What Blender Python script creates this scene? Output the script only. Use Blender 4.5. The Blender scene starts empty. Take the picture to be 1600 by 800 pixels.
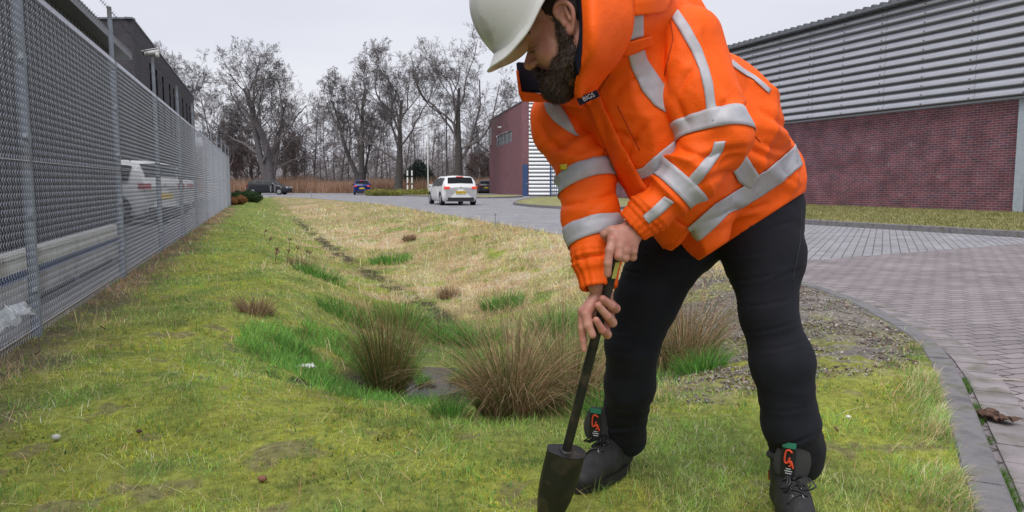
import bpy, math, random, os
import numpy as np
from mathutils import Vector, Matrix
from mathutils.bvhtree import BVHTree

R = math.radians
SC = bpy.context.scene
COL = SC.collection
rng = np.random.default_rng(11)
random.seed(5)

# ------------------------------------------------------------ camera, world, sun, exposure
PITCH = R(5.5)
F_PX = 1164.0
EYE = 1.0
cam_d = bpy.data.cameras.new('camera')
cam = bpy.data.objects.new('camera', cam_d)
COL.objects.link(cam)
cam.location = (0, 0, EYE)
cam.rotation_euler = (math.pi / 2 - PITCH, 0, 0)
cam_d.sensor_width = 36.0
cam_d.lens = 36.0 * F_PX / 1600.0
cam_d.clip_start = 0.05
cam_d.clip_end = 4000
SC.camera = cam

world = bpy.data.worlds.new("World")
SC.world = world
world.use_nodes = True
wn, wl = world.node_tree.nodes, world.node_tree.links
wn.clear()
w_out = wn.new('ShaderNodeOutputWorld')
w_bg = wn.new('ShaderNodeBackground')
w_sky = wn.new('ShaderNodeTexSky')
w_sky.sky_type = 'NISHITA'
w_sky.sun_disc = False
w_sky.sun_elevation = R(57)
w_sky.sun_rotation = R(200)
w_sky.dust_density = 4.0
w_mix = wn.new('ShaderNodeMix'); w_mix.data_type = 'RGBA'
w_tc = wn.new('ShaderNodeTexCoord')
w_map = wn.new('ShaderNodeMapping'); w_map.inputs['Scale'].default_value = (1.2, 1.2, 5.0)
w_noise = wn.new('ShaderNodeTexNoise')
w_noise.inputs['Scale'].default_value = 1.6; w_noise.inputs['Detail'].default_value = 4
w_ramp = wn.new('ShaderNodeValToRGB')
w_ramp.color_ramp.elements[0].position = 0.3; w_ramp.color_ramp.elements[0].color = (0.655, 0.675, 0.76, 1)
w_ramp.color_ramp.elements[1].position = 0.75; w_ramp.color_ramp.elements[1].color = (0.78, 0.79, 0.845, 1)
w_mul = wn.new('ShaderNodeVectorMath'); w_mul.operation = 'SCALE'; w_mul.inputs['Scale'].default_value = 7.6
wl.new(w_tc.outputs['Generated'], w_map.inputs['Vector'])
wl.new(w_map.outputs['Vector'], w_noise.inputs['Vector'])
wl.new(w_noise.outputs['Fac'], w_ramp.inputs['Fac'])
wl.new(w_ramp.outputs['Color'], w_mul.inputs[0])
w_mix.inputs['Factor'].default_value = 0.96
wl.new(w_sky.outputs['Color'], w_mix.inputs['A'])
wl.new(w_mul.outputs['Vector'], w_mix.inputs['B'])
wl.new(w_mix.outputs['Result'], w_bg.inputs['Color'])
w_bg.inputs['Strength'].default_value = 0.1
wl.new(w_bg.outputs['Background'], w_out.inputs['Surface'])

sun_d = bpy.data.lights.new('sun', 'SUN')
sun = bpy.data.objects.new('sun', sun_d); COL.objects.link(sun)
sun_d.energy = 1.5; sun_d.angle = R(40); sun_d.color = (1.0, 0.97, 0.93)
sun.rotation_euler = (R(33), 0, R(-20))
SC.view_settings.view_transform = 'Standard'
SC.view_settings.look = 'None'
SC.view_settings.gamma = 1.0
SC.view_settings.exposure = 0.55
SC.view_settings.use_curve_mapping = False
SC.cycles.max_bounces = 6
SC.cycles.transparent_max_bounces = 16
SC.cycles.use_denoising = True

# ------------------------------------------------------------ helpers: projection
FWD = np.array([0, math.cos(PITCH), -math.sin(PITCH)])
UPV = np.array([0, math.sin(PITCH), math.cos(PITCH)])
RGT = np.array([1.0, 0, 0])
CAM = np.array([0, 0, EYE])

def ray(px, py):
    return FWD + (px - 800) / F_PX * RGT + (400 - py) / F_PX * UPV

def P(px, py, d):
    """point seen at photo pixel (px, py), d metres ahead of the camera"""
    return CAM + ray(px, py) * d

def G(px, py, z=0.0):
    """point on the horizontal plane z seen at photo pixel"""
    r = ray(px, py)
    return CAM + r * ((z - EYE) / r[2])

def PY(px, py, Y):
    r = ray(px, py)
    return CAM + r * (Y / r[1])

# ------------------------------------------------------------ helpers: objects
def tag(o, label=None, cat=None, group=None, kind=None):
    if label: o['label'] = label
    if cat: o['category'] = cat
    if group: o['group'] = group
    if kind: o['kind'] = kind
    return o

def empty(name, loc=(0, 0, 0), rz=0.0, label=None, cat=None, group=None):
    o = bpy.data.objects.new(name, None)
    COL.objects.link(o)
    o.location = tuple(loc); o.rotation_euler = (0, 0, rz)
    o.empty_display_size = 0.1
    return tag(o, label, cat, group)

def mesh_np(name, V, F, mat=None, parent=None, smooth=False, col=None, uv=None, world_verts=True):
    """V (n,3) array, F list of index lists or an int array (m,k)"""
    V = np.asarray(V, dtype=np.float64)
    me = bpy.data.meshes.new(name)
    if isinstance(F, np.ndarray):
        m, k = F.shape
        me.vertices.add(len(V)); me.vertices.foreach_set('co', V.astype(np.float32).ravel())
        me.loops.add(m * k); me.loops.foreach_set('vertex_index', F.astype(np.int32).ravel())
        me.polygons.add(m)
        me.polygons.foreach_set('loop_start', (np.arange(m) * k).astype(np.int32))
        me.update(calc_edges=True)
    else:
        me.from_pydata([tuple(v) for v in V], [], [list(f) for f in F])
        me.update()
    if smooth:
        me.polygons.foreach_set('use_smooth', np.ones(len(me.polygons), dtype=bool))
    if col is not None:
        a = me.color_attributes.new('col', 'FLOAT_COLOR', 'POINT')
        c = np.ones((len(V), 4), dtype=np.float32); c[:, :3] = col
        a.data.foreach_set('color', c.ravel())
    if uv is not None:
        ul = me.uv_layers.new(name='UVMap')
        ul.data.foreach_set('uv', np.asarray(uv, dtype=np.float32).ravel())
    if mat is not None: me.materials.append(mat)
    o = bpy.data.objects.new(name, me)
    COL.objects.link(o)
    if parent is not None: o.parent = parent
    return o

class MB:
    """collects polygons (with uv in metres for flat panels) into one mesh"""
    def __init__(s): s.v = []; s.f = []; s.uv = []
    def quad(s, a, b, c, d, uv=None):
        n = len(s.v); s.v += [tuple(a), tuple(b), tuple(c), tuple(d)]; s.f.append([n, n+1, n+2, n+3])
        if uv is None:
            A, B, D = np.array(a), np.array(b), np.array(d)
            w = np.linalg.norm(B - A); h = np.linalg.norm(D - A); uv = [(0, 0), (w, 0), (w, h), (0, h)]
        s.uv += uv
        return s
    def box(s, lo, hi, M=None):
        x0, y0, z0 = lo; x1, y1, z1 = hi
        c = [(x0,y0,z0),(x1,y0,z0),(x1,y1,z0),(x0,y1,z0),(x0,y0,z1),(x1,y0,z1),(x1,y1,z1),(x0,y1,z1)]
        if M is not None: c = [tuple(M @ Vector(p)) for p in c]
        for q in ((0,1,5,4),(1,2,6,5),(2,3,7,6),(3,0,4,7),(4,5,6,7),(3,2,1,0)):
            s.quad(*[c[i] for i in q])
        return s
    def obox(s, a, b, t, h0, h1, side=1):
        """upright slab from a to b (xy), thickness t on one side, between heights"""
        a = np.array(a[:2], float); b = np.array(b[:2], float); d = (b-a)/np.linalg.norm(b-a)
        n = np.array([-d[1], d[0]]) * t * side
        p = [a, b, b+n, a+n]
        lo = [(q[0], q[1], h0) for q in p]; hi = [(q[0], q[1], h1) for q in p]
        for i in range(4):
            j = (i+1) % 4
            L0 = 0 if i != 0 else 0
            s.quad(lo[i], lo[j], hi[j], hi[i], [(0, h0), (np.linalg.norm(p[j]-p[i]), h0), (np.linalg.norm(p[j]-p[i]), h1), (0, h1)])
        s.quad(*hi); s.quad(*lo[::-1])
        return s
    def tube(s, a, b, r0, r1=None, n=8, caps=True):
        r1 = r0 if r1 is None else r1
        a = np.array(a, float); b = np.array(b, float); d = b - a; L = np.linalg.norm(d); d /= L
        u = np.cross(d, [0, 0, 1.0]);
        if np.linalg.norm(u) < 1e-3: u = np.cross(d, [0, 1.0, 0])
        u /= np.linalg.norm(u); w = np.cross(d, u)
        k = len(s.v)
        for c, r in ((a, r0), (b, r1)):
            for i in range(n):
                t = 2*math.pi*i/n; s.v.append(tuple(c + r*(math.cos(t)*u + math.sin(t)*w)))
        for i in range(n):
            j = (i+1) % n
            s.f.append([k+i, k+j, k+n+j, k+n+i]); s.uv += [(i/n, 0), (j/n, 0), (j/n, L), (i/n, L)]
        if caps:
            s.f.append([k+i for i in range(n)][::-1]); s.uv += [(0, 0)]*n
            s.f.append([k+n+i for i in range(n)]); s.uv += [(0, 0)]*n
        return s
    def poly(s, pts, z0=None, z1=None, M=None):
        """extruded polygon: pts list of (x,y), between z0 and z1, optional matrix"""
        n = len(pts); lo = [Vector((p[0], p[1], z0)) for p in pts]; hi = [Vector((p[0], p[1], z1)) for p in pts]
        if M is not None: lo = [M @ p for p in lo]; hi = [M @ p for p in hi]
        k = len(s.v); s.v += [tuple(p) for p in lo + hi]
        s.f.append(list(range(k, k+n))[::-1]); s.uv += [pts[i] for i in range(n)][::-1]
        s.f.append(list(range(k+n, k+2*n))); s.uv += [pts[i] for i in range(n)]
        for i in range(n):
            j = (i+1) % n; s.f.append([k+i, k+j, k+n+j, k+n+i]); s.uv += [(0,0),(1,0),(1,1),(0,1)]
        return s
    def build(s, name, mat=None, parent=None, smooth=False):
        me = bpy.data.meshes.new(name); me.from_pydata(s.v, [], s.f); me.update()
        ul = me.uv_layers.new(name='UVMap'); ul.data.foreach_set('uv', np.array(s.uv, dtype=np.float32).ravel())
        if smooth: me.polygons.foreach_set('use_smooth', np.ones(len(me.polygons), dtype=bool))
        if mat is not None: me.materials.append(mat)
        o = bpy.data.objects.new(name, me); COL.objects.link(o)
        if parent is not None: o.parent = parent
        return o

def tubes_np(p0, p1, r0, r1, n=3):
    """many frusta at once -> V, F"""
    d = p1 - p0; L = np.linalg.norm(d, axis=1, keepdims=True) + 1e-9; d = d / L
    ref = np.where(np.abs(d[:, 2:3]) > 0.9, np.array([[0, 1.0, 0]]), np.array([[0, 0, 1.0]]))
    u = np.cross(d, ref); u /= np.linalg.norm(u, axis=1, keepdims=True) + 1e-9; w = np.cross(d, u)
    N = len(p0); V = np.zeros((N, 2*n, 3))
    for i in range(n):
        t = 2*math.pi*i/n; o = math.cos(t)*u + math.sin(t)*w
        V[:, i] = p0 + o*r0[:, None]; V[:, n+i] = p1 + o*r1[:, None]
    F = np.zeros((N, n, 4), dtype=np.int64)
    for i in range(n):
        j = (i+1) % n; F[:, i] = [i, j, n+j, n+i]
    F += (np.arange(N)*2*n)[:, None, None]
    return V.reshape(-1, 3), F.reshape(-1, 4)

def copy_tree(o, parent=None):
    c = o.copy(); COL.objects.link(c); c.parent = parent
    for ch in list(o.children): copy_tree(ch, c)
    return c

# value noise in numpy
_LAT = rng.random((32, 32, 32))
def vnoise(p):
    p = np.asarray(p, float); i = np.floor(p).astype(int); f = p - i; f = f*f*(3-2*f)
    r = 0
    for dx in (0, 1):
        for dy in (0, 1):
            for dz in (0, 1):
                w = (f[:, 0] if dx else 1-f[:, 0])*(f[:, 1] if dy else 1-f[:, 1])*(f[:, 2] if dz else 1-f[:, 2])
                r = r + w*_LAT[(i[:, 0]+dx) & 31, (i[:, 1]+dy) & 31, (i[:, 2]+dz) & 31]
    return r
def fbm2(x, y, s, oct=3, seed=0.0):
    r = 0; a = 0.5; t = 0
    for k in range(oct):
        r = r + a*vnoise(np.stack([x*s+seed, y*s+seed*1.7, np.full_like(x, seed+k*3.3)], 1)); t += a; a *= .5; s *= 2.03
    return r/t
def sstep(a, b, x):
    t = np.clip((x-a)/(b-a), 0, 1); return t*t*(3-2*t)

# ------------------------------------------------------------ helpers: materials
def new_mat(name):
    m = bpy.data.materials.new(name); m.use_nodes = True
    nt = m.node_tree; b = nt.nodes['Principled BSDF']
    return m, nt, b

def mat(name, color, rough=0.6, metal=0.0, var=0.0, vscale=8.0, bump=0.0, bscale=60.0, spec=0.5, coat=0.0, alpha=1.0, detail=5.0, dirt=None, dscale=3.0):
    m, nt, b = new_mat(name)
    N, L = nt.nodes, nt.links
    b.inputs['Base Color'].default_value = (*color, 1); b.inputs['Roughness'].default_value = rough
    b.inputs['Metallic'].default_value = metal; b.inputs['Specular IOR Level'].default_value = spec
    b.inputs['Coat Weight'].default_value = coat; b.inputs['Alpha'].default_value = alpha
    if var > 0 or bump > 0 or dirt:
        tc = N.new('ShaderNodeTexCoord')
    if var > 0:
        n = N.new('ShaderNodeTexNoise'); n.inputs['Scale'].default_value = vscale; n.inputs['Detail'].default_value = detail
        L.new(tc.outputs['Object'], n.inputs['Vector'])
        r = N.new('ShaderNodeMapRange'); r.inputs['From Min'].default_value = 0.3; r.inputs['From Max'].default_value = 0.7
        r.inputs['To Min'].default_value = 1-var; r.inputs['To Max'].default_value = 1+var
        L.new(n.outputs['Fac'], r.inputs['Value'])
        mx = N.new('ShaderNodeVectorMath'); mx.operation = 'SCALE'; mx.inputs[0].default_value = color
        L.new(r.outputs['Result'], mx.inputs['Scale'])
        last = mx.outputs['Vector']
        if dirt:
            n2 = N.new('ShaderNodeTexNoise'); n2.inputs['Scale'].default_value = dscale; n2.inputs['Detail'].default_value = 8
            L.new(tc.outputs['Object'], n2.inputs['Vector'])
            r2 = N.new('ShaderNodeMapRange'); r2.inputs['From Min'].default_value = 0.5; r2.inputs['From Max'].default_value = 0.72
            L.new(n2.outputs['Fac'], r2.inputs['Value'])
            m2 = N.new('ShaderNodeMix'); m2.data_type = 'RGBA'; m2.inputs['B'].default_value = (*dirt, 1)
            L.new(r2.outputs['Result'], m2.inputs['Factor']); L.new(last, m2.inputs['A']); last = m2.outputs['Result']
        L.new(last, b.inputs['Base Color'])
    if bump > 0:
        n3 = N.new('ShaderNodeTexNoise'); n3.inputs['Scale'].default_value = bscale; n3.inputs['Detail'].default_value = 6
        L.new(tc.outputs['Object'], n3.inputs['Vector'])
        bp = N.new('ShaderNodeBump'); bp.inputs['Strength'].default_value = bump; bp.inputs['Distance'].default_value = 0.01
        L.new(n3.outputs['Fac'], bp.inputs['Height']); L.new(bp.outputs['Normal'], b.inputs['Normal'])
    return m

def attr_mat(name, rough=0.8, trans=0.0, var=0.15, vscale=30.0, bump=0.0, bscale=50.0, dist=0.01, spec=0.2):
    """colour from the 'col' attribute of the mesh, varied by a noise"""
    m, nt, b = new_mat(name); N, L = nt.nodes, nt.links
    a = N.new('ShaderNodeVertexColor'); a.layer_name = 'col'
    tc = N.new('ShaderNodeTexCoord')
    n = N.new('ShaderNodeTexNoise'); n.inputs['Scale'].default_value = vscale; n.inputs['Detail'].default_value = 6
    L.new(tc.outputs['Object'], n.inputs['Vector'])
    r = N.new('ShaderNodeMapRange'); r.inputs['From Min'].default_value = 0.3; r.inputs['From Max'].default_value = 0.7
    r.inputs['To Min'].default_value = 1-var; r.inputs['To Max'].default_value = 1+var
    L.new(n.outputs['Fac'], r.inputs['Value'])
    mx = N.new('ShaderNodeVectorMath'); mx.operation = 'SCALE'
    L.new(a.outputs['Color'], mx.inputs[0]); L.new(r.outputs['Result'], mx.inputs['Scale'])
    L.new(mx.outputs['Vector'], b.inputs['Base Color'])
    b.inputs['Roughness'].default_value = rough; b.inputs['Specular IOR Level'].default_value = spec
    if bump > 0:
        n3 = N.new('ShaderNodeTexNoise'); n3.inputs['Scale'].default_value = bscale; n3.inputs['Detail'].default_value = 8
        L.new(tc.outputs['Object'], n3.inputs['Vector'])
        bp = N.new('ShaderNodeBump'); bp.inputs['Strength'].default_value = bump; bp.inputs['Distance'].default_value = dist
        L.new(n3.outputs['Fac'], bp.inputs['Height']); L.new(bp.outputs['Normal'], b.inputs['Normal'])
    if trans > 0:
        t = N.new('ShaderNodeBsdfTranslucent'); L.new(mx.outputs['Vector'], t.inputs['Color'])
        ms = N.new('ShaderNodeMixShader'); ms.inputs['Fac'].default_value = trans
        L.new(b.outputs['BSDF'], ms.inputs[1]); L.new(t.outputs['BSDF'], ms.inputs[2])
        L.new(ms.outputs['Shader'], N['Material Output'].inputs['Surface'])
    return m

def brick_mat(name, c1, c2, mortar, bw, bh, msize=0.006, rot=0.0, src='UV', var=0.25, warp=0.0, rough=0.85, bump=0.4, bias=0.0, moss=None, offset=0.5, mossamt=.62):
    m, nt, b = new_mat(name); N, L = nt.nodes, nt.links
    tc = N.new('ShaderNodeTexCoord'); mp = N.new('ShaderNodeMapping'); mp.inputs['Rotation'].default_value = (0, 0, rot)
    L.new(tc.outputs[src], mp.inputs['Vector']); vec = mp.outputs['Vector']
    if warp > 0:
        nz = N.new('ShaderNodeTexNoise'); nz.inputs['Scale'].default_value = 5.0; nz.inputs['Detail'].default_value = 3
        L.new(vec, nz.inputs['Vector'])
        sb = N.new('ShaderNodeVectorMath'); sb.operation = 'SUBTRACT'; sb.inputs[1].default_value = (.5, .5, .5)
        L.new(nz.outputs['Color'], sb.inputs[0])
        sc = N.new('ShaderNodeVectorMath'); sc.operation = 'SCALE'; sc.inputs['Scale'].default_value = warp
        L.new(sb.outputs['Vector'], sc.inputs[0])
        ad = N.new('ShaderNodeVectorMath'); L.new(vec, ad.inputs[0]); L.new(sc.outputs['Vector'], ad.inputs[1]); vec = ad.outputs['Vector']
    br = N.new('ShaderNodeTexBrick'); br.offset = offset
    br.inputs['Color1'].default_value = (*c1, 1); br.inputs['Color2'].default_value = (*c2, 1); br.inputs['Mortar'].default_value = (*mortar, 1)
    br.inputs['Scale'].default_value = 1.0; br.inputs['Mortar Size'].default_value = msize; br.inputs['Mortar Smooth'].default_value = 0.2
    br.inputs['Brick Width'].default_value = bw; br.inputs['Row Height'].default_value = bh; br.inputs['Bias'].default_value = bias
    L.new(vec, br.inputs['Vector'])
    n = N.new('ShaderNodeTexNoise'); n.inputs['Scale'].default_value = 1.3; n.inputs['Detail'].default_value = 9; n.inputs['Roughness'].default_value = .65
    L.new(tc.outputs[src], n.inputs['Vector'])
    r = N.new('ShaderNodeMapRange'); r.inputs['From Min'].default_value = 0.3; r.inputs['From Max'].default_value = 0.7
    r.inputs['To Min'].default_value = 1-var; r.inputs['To Max'].default_value = 1+var
    L.new(n.outputs['Fac'], r.inputs['Value'])
    mx = N.new('ShaderNodeVectorMath'); mx.operation = 'SCALE'
    L.new(br.outputs['Color'], mx.inputs[0]); L.new(r.outputs['Result'], mx.inputs['Scale']); last = mx.outputs['Vector']
    if moss:
        n2 = N.new('ShaderNodeTexNoise'); n2.inputs['Scale'].default_value = 2.5; n2.inputs['Detail'].default_value = 8
        L.new(tc.outputs[src], n2.inputs['Vector'])
        r2 = N.new('ShaderNodeMapRange'); r2.inputs['From Min'].default_value = mossamt; r2.inputs['From Max'].default_value = mossamt+.1
        L.new(n2.outputs['Fac'], r2.inputs['Value'])
        m2 = N.new('ShaderNodeMix'); m2.data_type = 'RGBA'; m2.inputs['B'].default_value = (*moss, 1)
        L.new(r2.outputs['Result'], m2.inputs['Factor']); L.new(last, m2.inputs['A']); last = m2.outputs['Result']
    L.new(last, b.inputs['Base Color']); b.inputs['Roughness'].default_value = rough; b.inputs['Specular IOR Level'].default_value = .3
    n4 = N.new('ShaderNodeTexNoise'); n4.inputs['Scale'].default_value = 60.0; n4.inputs['Detail'].default_value = 5
    L.new(tc.outputs[src], n4.inputs['Vector'])
    mm = N.new('ShaderNodeMath'); mm.operation = 'MULTIPLY_ADD'; mm.inputs[1].default_value = -1.0
    L.new(br.outputs['Fac'], mm.inputs[0]); L.new(n4.outputs['Fac'], mm.inputs[2])
    bp = N.new('ShaderNodeBump'); bp.inputs['Strength'].default_value = bump; bp.inputs['Distance'].default_value = 0.006
    L.new(mm.outputs[0], bp.inputs['Height']); L.new(bp.outputs['Normal'], b.inputs['Normal'])
    return m

M_ground = attr_mat('lawn_soil', rough=0.95, var=.35, vscale=22, bump=.9, bscale=45, dist=.03)
M_blade = attr_mat('grass_blade', rough=.65, trans=.35, var=.1, vscale=3, spec=.25)
M_galv = mat('galvanised', (.36, .38, .42), rough=.45, metal=.35, var=.15, vscale=14)
M_wire = mat('fence_wire', (.51, .53, .60), rough=.45, metal=.2, var=.2, vscale=30)
M_post = mat('fence_post', (.24, .27, .32), rough=.5, metal=.2, var=.15, vscale=10, dirt=(.16, .15, .14))
M_black = mat('black_plastic', (.012, .012, .014), rough=.42, var=.2, vscale=40)
M_glass = mat('dark_glass', (.016, .019, .022), rough=.15, spec=.10)
M_tyre = mat('tyre', (.012, .012, .012), rough=.9)
M_white = mat('white_paint', (.75, .76, .76), rough=.4, var=.05)
M_kerb = mat('kerb_concrete', (.21, .20, .21), rough=.9, var=.35, vscale=7, bump=.9, bscale=90, dirt=(.10, .10, .06), dscale=7)
# ------------------------------------------------------------ the lie of the land
# fence line: x = FC - 0.335*Y ; lawn / kerb edge from the photograph
FC = -1.49; FS = -0.335
def x_fence(Y): return FC + FS*Y
_edge_px = [(1560, 960), (1541, 870), (1520, 800), (1495, 710), (1475, 640), (1464, 592), (1449, 556), (1434, 536), (1415, 520), (1373, 497), (1326, 470), (1257, 446),
            (1190, 428), (1130, 414), (1100, 406), (1000, 388), (900, 372), (860, 365), (780, 351), (700, 337), (600, 320), (520, 312.5), (487, 309.8), (450, 308), (420, 307)]
_ep = np.array([G(px, py)[:2] for px, py in _edge_px])
_ep = np.vstack([[0.75, -3.0], [0.9, 0.0], _ep])
def x_edge(Y): return np.interp(Y, _ep[:, 1], _ep[:, 0])
Y_END = float(_ep[-1, 1])

_ctr = np.array([(4.0, -.55), (5.1, -.62), (6.5, -.55), (8.8, -.85), (11.5, -2.0), (18.7, -4.8), (41, -12.7), (75, -25)])
def x_ditch(Y): return np.interp(Y, _ctr[:, 0], _ctr[:, 1])
def blob(x, Y, cx, cy, rx, ry, e=.5):
    return 1 - sstep(1-e, 1+e, np.sqrt(((x-cx)/rx)**2 + ((Y-cy)/ry)**2) + .5*(fbm2(x, Y, 2.5, 3, 9.0)-.5))
def height(x, Y):
    x = np.asarray(x, float); Y = np.asarray(Y, float)
    xc = x_ditch(Y)
    wl = np.interp(Y, [3, 5, 11, 19, 45], [1.5, 1.75, 2.4, 2.2, 1.8])
    wr = np.maximum(x_edge(Y) - xc - .12, .8)
    s = np.where(x < xc, (xc-x)/wl, (x-xc)/wr)
    prof = 1 - sstep(.07, .95, s)
    D = np.interp(Y, [3, 4.6, 6.2, 9, 12, 20, 45, 62], [.35, .58, .57, .55, .52, .42, .2, .06])
    bow = 2.72 + .27*np.abs(x-.05)**1.5
    close = .65*sstep(bow, bow + 2.5, Y) + .35*np.clip((Y-bow)/2.3, 0, 1)
    z = -D*prof*close
    z = z + .09*(fbm2(x, Y, 3.4, 2, 8.0)-.5)*blob(x, Y, -.6, 5.3, 1.6, 1.3)
    z = z + .028*(fbm2(x, Y, 1.7, 3, 2.0)-.5)*sstep(0, .35, x_edge(Y)-x) + .014*(fbm2(x, Y, 9.0, 2, 5.0)-.5)*sstep(0, .2, x_edge(Y)-x)
    return z

WATER_Z = -0.558
C_GREEN = np.array([.17, .22, .055]); C_MOSS = np.array([.255, .27, .05]); C_STRAW = np.array([.36, .28, .16])
C_LUSH = np.array([.075, .18, .035]); C_MUD = np.array([.035, .027, .02]); C_GRAV = np.array([.20, .18, .165]); C_SOIL = np.array([.13, .10, .08])
def zones(x, Y):
    """weights: green, moss, straw, lush, mud, gravel, soil"""
    n1 = fbm2(x, Y, 1.1, 4, 1.0); n2 = fbm2(x, Y, 2.7, 4, 7.0); n3 = fbm2(x, Y, .45, 3, 12.0); n4 = fbm2(x, Y, 5.5, 3, 17.0)
    xf = x_fence(Y); xc = x_ditch(Y); xe = x_edge(Y)
    dl = x - xf
    moss = sstep(.40, .60, .6*n1 + .4*n4 + .10*(n2-.5) + .02) * (1 - .6*sstep(10, 22, Y))
    moss = np.maximum(moss*.85, .95*blob(x, Y, -1.75, 4.7, .8, 1.2) * sstep(.3, .5, n4))
    moss = np.maximum(moss, .9*blob(x, Y, 1.45, 3.2, .5, .6))
    straw = sstep(-.35, .5, x - xc + .8*(n2-.5)) * sstep(6.4, 8.0, Y + 1.5*(n2-.5)) * sstep(.28, .44, n2)
    lstraw = sstep(.9, 2.0, x-xf) * sstep(6.0, 7.5, Y+1.6*(n1-.5)) * (1-sstep(-.2, .6, x-xc)) * sstep(.40, .58, n2)
    straw = np.maximum(straw, .85*lstraw)
    straw = np.maximum(straw, .8*blob(x, Y, -1.5, 6.4, .7, .9)*sstep(.35, .5, n4))
    straw = np.maximum(straw, .6*sstep(.58, .70, n2)*(1-sstep(9, 14, Y))*sstep(2.8, 5, Y))
    straw *= (1 - .75*blob(x, Y, -4.9 - .335*(Y-14), Y, 1.1, 9))
    lush = np.maximum(blob(x, Y, -1.0, 4.75, .8, .6)*sstep(.35, .5, n4), .9*blob(x, Y, -.3, 7.2, 1.3, .9)*sstep(.4, .52, n4))
    lush = np.maximum(lush, .9*blob(x, Y, 1.15, 4.7, .45, .55))
    lush = np.maximum(lush, .85*blob(x, Y, .9, 7.3, .9, .7)*sstep(.42, .5, n2))
    lush = np.maximum(lush, .55*sstep(.8, .1, np.abs(x-xc+.5)) * sstep(8, 10, Y) * sstep(.45, .55, n1)) if False else lush
    mud = blob(x, Y, -.70, 5.3, .72, .7, .35)
    mud = np.maximum(mud, .85*blob(x, Y, -1.25, 4.55, .35, .25, .3)*sstep(.4, .5, n4))
    mud = np.maximum(mud, .85*(1-sstep(.05, .28, np.abs(x-xc+.25*(n2-.5)))) * sstep(6.5, 8, Y) * (1-sstep(24, 34, Y))*sstep(.38, .5, n4))
    grav = sstep(.75, 1.15, x + .5*(n2-.5)) * sstep(2.85, 3.2, Y - .5*x + .5*(n4-.5)) * (1-sstep(8.0, 9.0, Y+.8*(n2-.5)))
    soil = .85*(1-sstep(.08, .55, dl + .7*(n2-.5)))*(1-.5*sstep(12, 20, Y))
    soil = np.maximum(soil, .6*sstep(.68, .74, n4)*(1-sstep(6, 10, Y)))
    return n1, n2, n3, n4, moss, straw, lush, mud, grav, soil
def straw_tone(x, Y, n3, n2):
    a = sstep(.38, .62, n3 + .3*(n2-.5))[:, None]; b = sstep(.45, .7, fbm2(x, Y, 1.9, 3, 33.0))[:, None]
    c = np.array([.44, .315, .195])*(1-a) + np.array([.31, .245, .13])*a
    return c*(1-.6*b) + np.array([.20, .215, .075])*.6*b
def ground_color(x, Y, under=False):
    n1, n2, n3, n4, moss, straw, lush, mud, grav, soil = zones(x, Y)
    c = np.broadcast_to(C_GREEN, (len(x), 3)).copy()
    def mixc(c, col, w): return c*(1-w[:, None]) + col*w[:, None]
    sc_ = straw_tone(x, Y, n3, n2)
    c = mixc(c, C_MOSS, moss); c = c*(1-straw[:, None]) + sc_*straw[:, None]; c = mixc(c, C_LUSH, lush)
    c = mixc(c, C_SOIL, soil); c = mixc(c, C_GRAV, grav)
    gm = grav * np.maximum(sstep(.50, .6, n2)*.7, sstep(.46, .56, fbm2(x*1.0+Y*.5, Y*3.0, 3.0, 3, 44.0))*(1-sstep(4.6, 6.0, Y+.2*x))*.95); c = mixc(c, C_MOSS*.85, gm)
    c = mixc(c, C_MUD, mud)
    c *= (.72 + .56*n4)[:, None]
    return c

# lawn sheet
rowsY = np.concatenate([np.arange(-2.5, 1.9, .15), np.geomspace(1.9, Y_END, 430)])
tt = np.linspace(0, 1, 300)
XX = x_fence(rowsY)[:, None] - .15 + (x_edge(rowsY) - x_fence(rowsY) + .15)[:, None]*tt[None, :]
YY = np.repeat(rowsY[:, None], len(tt), 1)
xf_, yf_ = XX.ravel(), YY.ravel()
ZZ = height(xf_, yf_)
_zn = zones(xf_, yf_)
ZZ += (.013*(fbm2(xf_, yf_, 26, 2, 3.0)-.5) + .030*(fbm2(xf_, yf_, 8.0, 2, 63.0)-.5)) * (_zn[4]+.8*_zn[8]) * sstep(.0, .15, x_edge(yf_)-xf_)
nr, nc = XX.shape
idx = np.arange(nr*nc).reshape(nr, nc)
LF = np.stack([idx[:-1, :-1], idx[:-1, 1:], idx[1:, 1:], idx[1:, :-1]], -1).reshape(-1, 4)
gc = ground_color(xf_, yf_)*1.08
lawn = mesh_np('lawn', np.stack([xf_, yf_, ZZ], 1), LF, M_ground, smooth=True, col=gc)
tag(lawn, kind='structure')

# water in the bottom of the swale
M_water = mat('ditch_water', (.022, .018, .014), rough=.12, spec=.12, bump=.3, bscale=22)
wv = []; wf = []
for k in range(40):
    a = 2*math.pi*k/40; r = 1 + .12*math.sin(3*a+1)
    wv.append((-.55 + 1.5*r*math.cos(a), 5.2 + 1.1*r*math.sin(a), WATER_Z))
wv.append((-.55, 5.2, WATER_Z))
wf = [[k, (k+1) % 40, 40] for k in range(40)]
tag(mesh_np('water', wv, wf, M_water), kind='structure')

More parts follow.
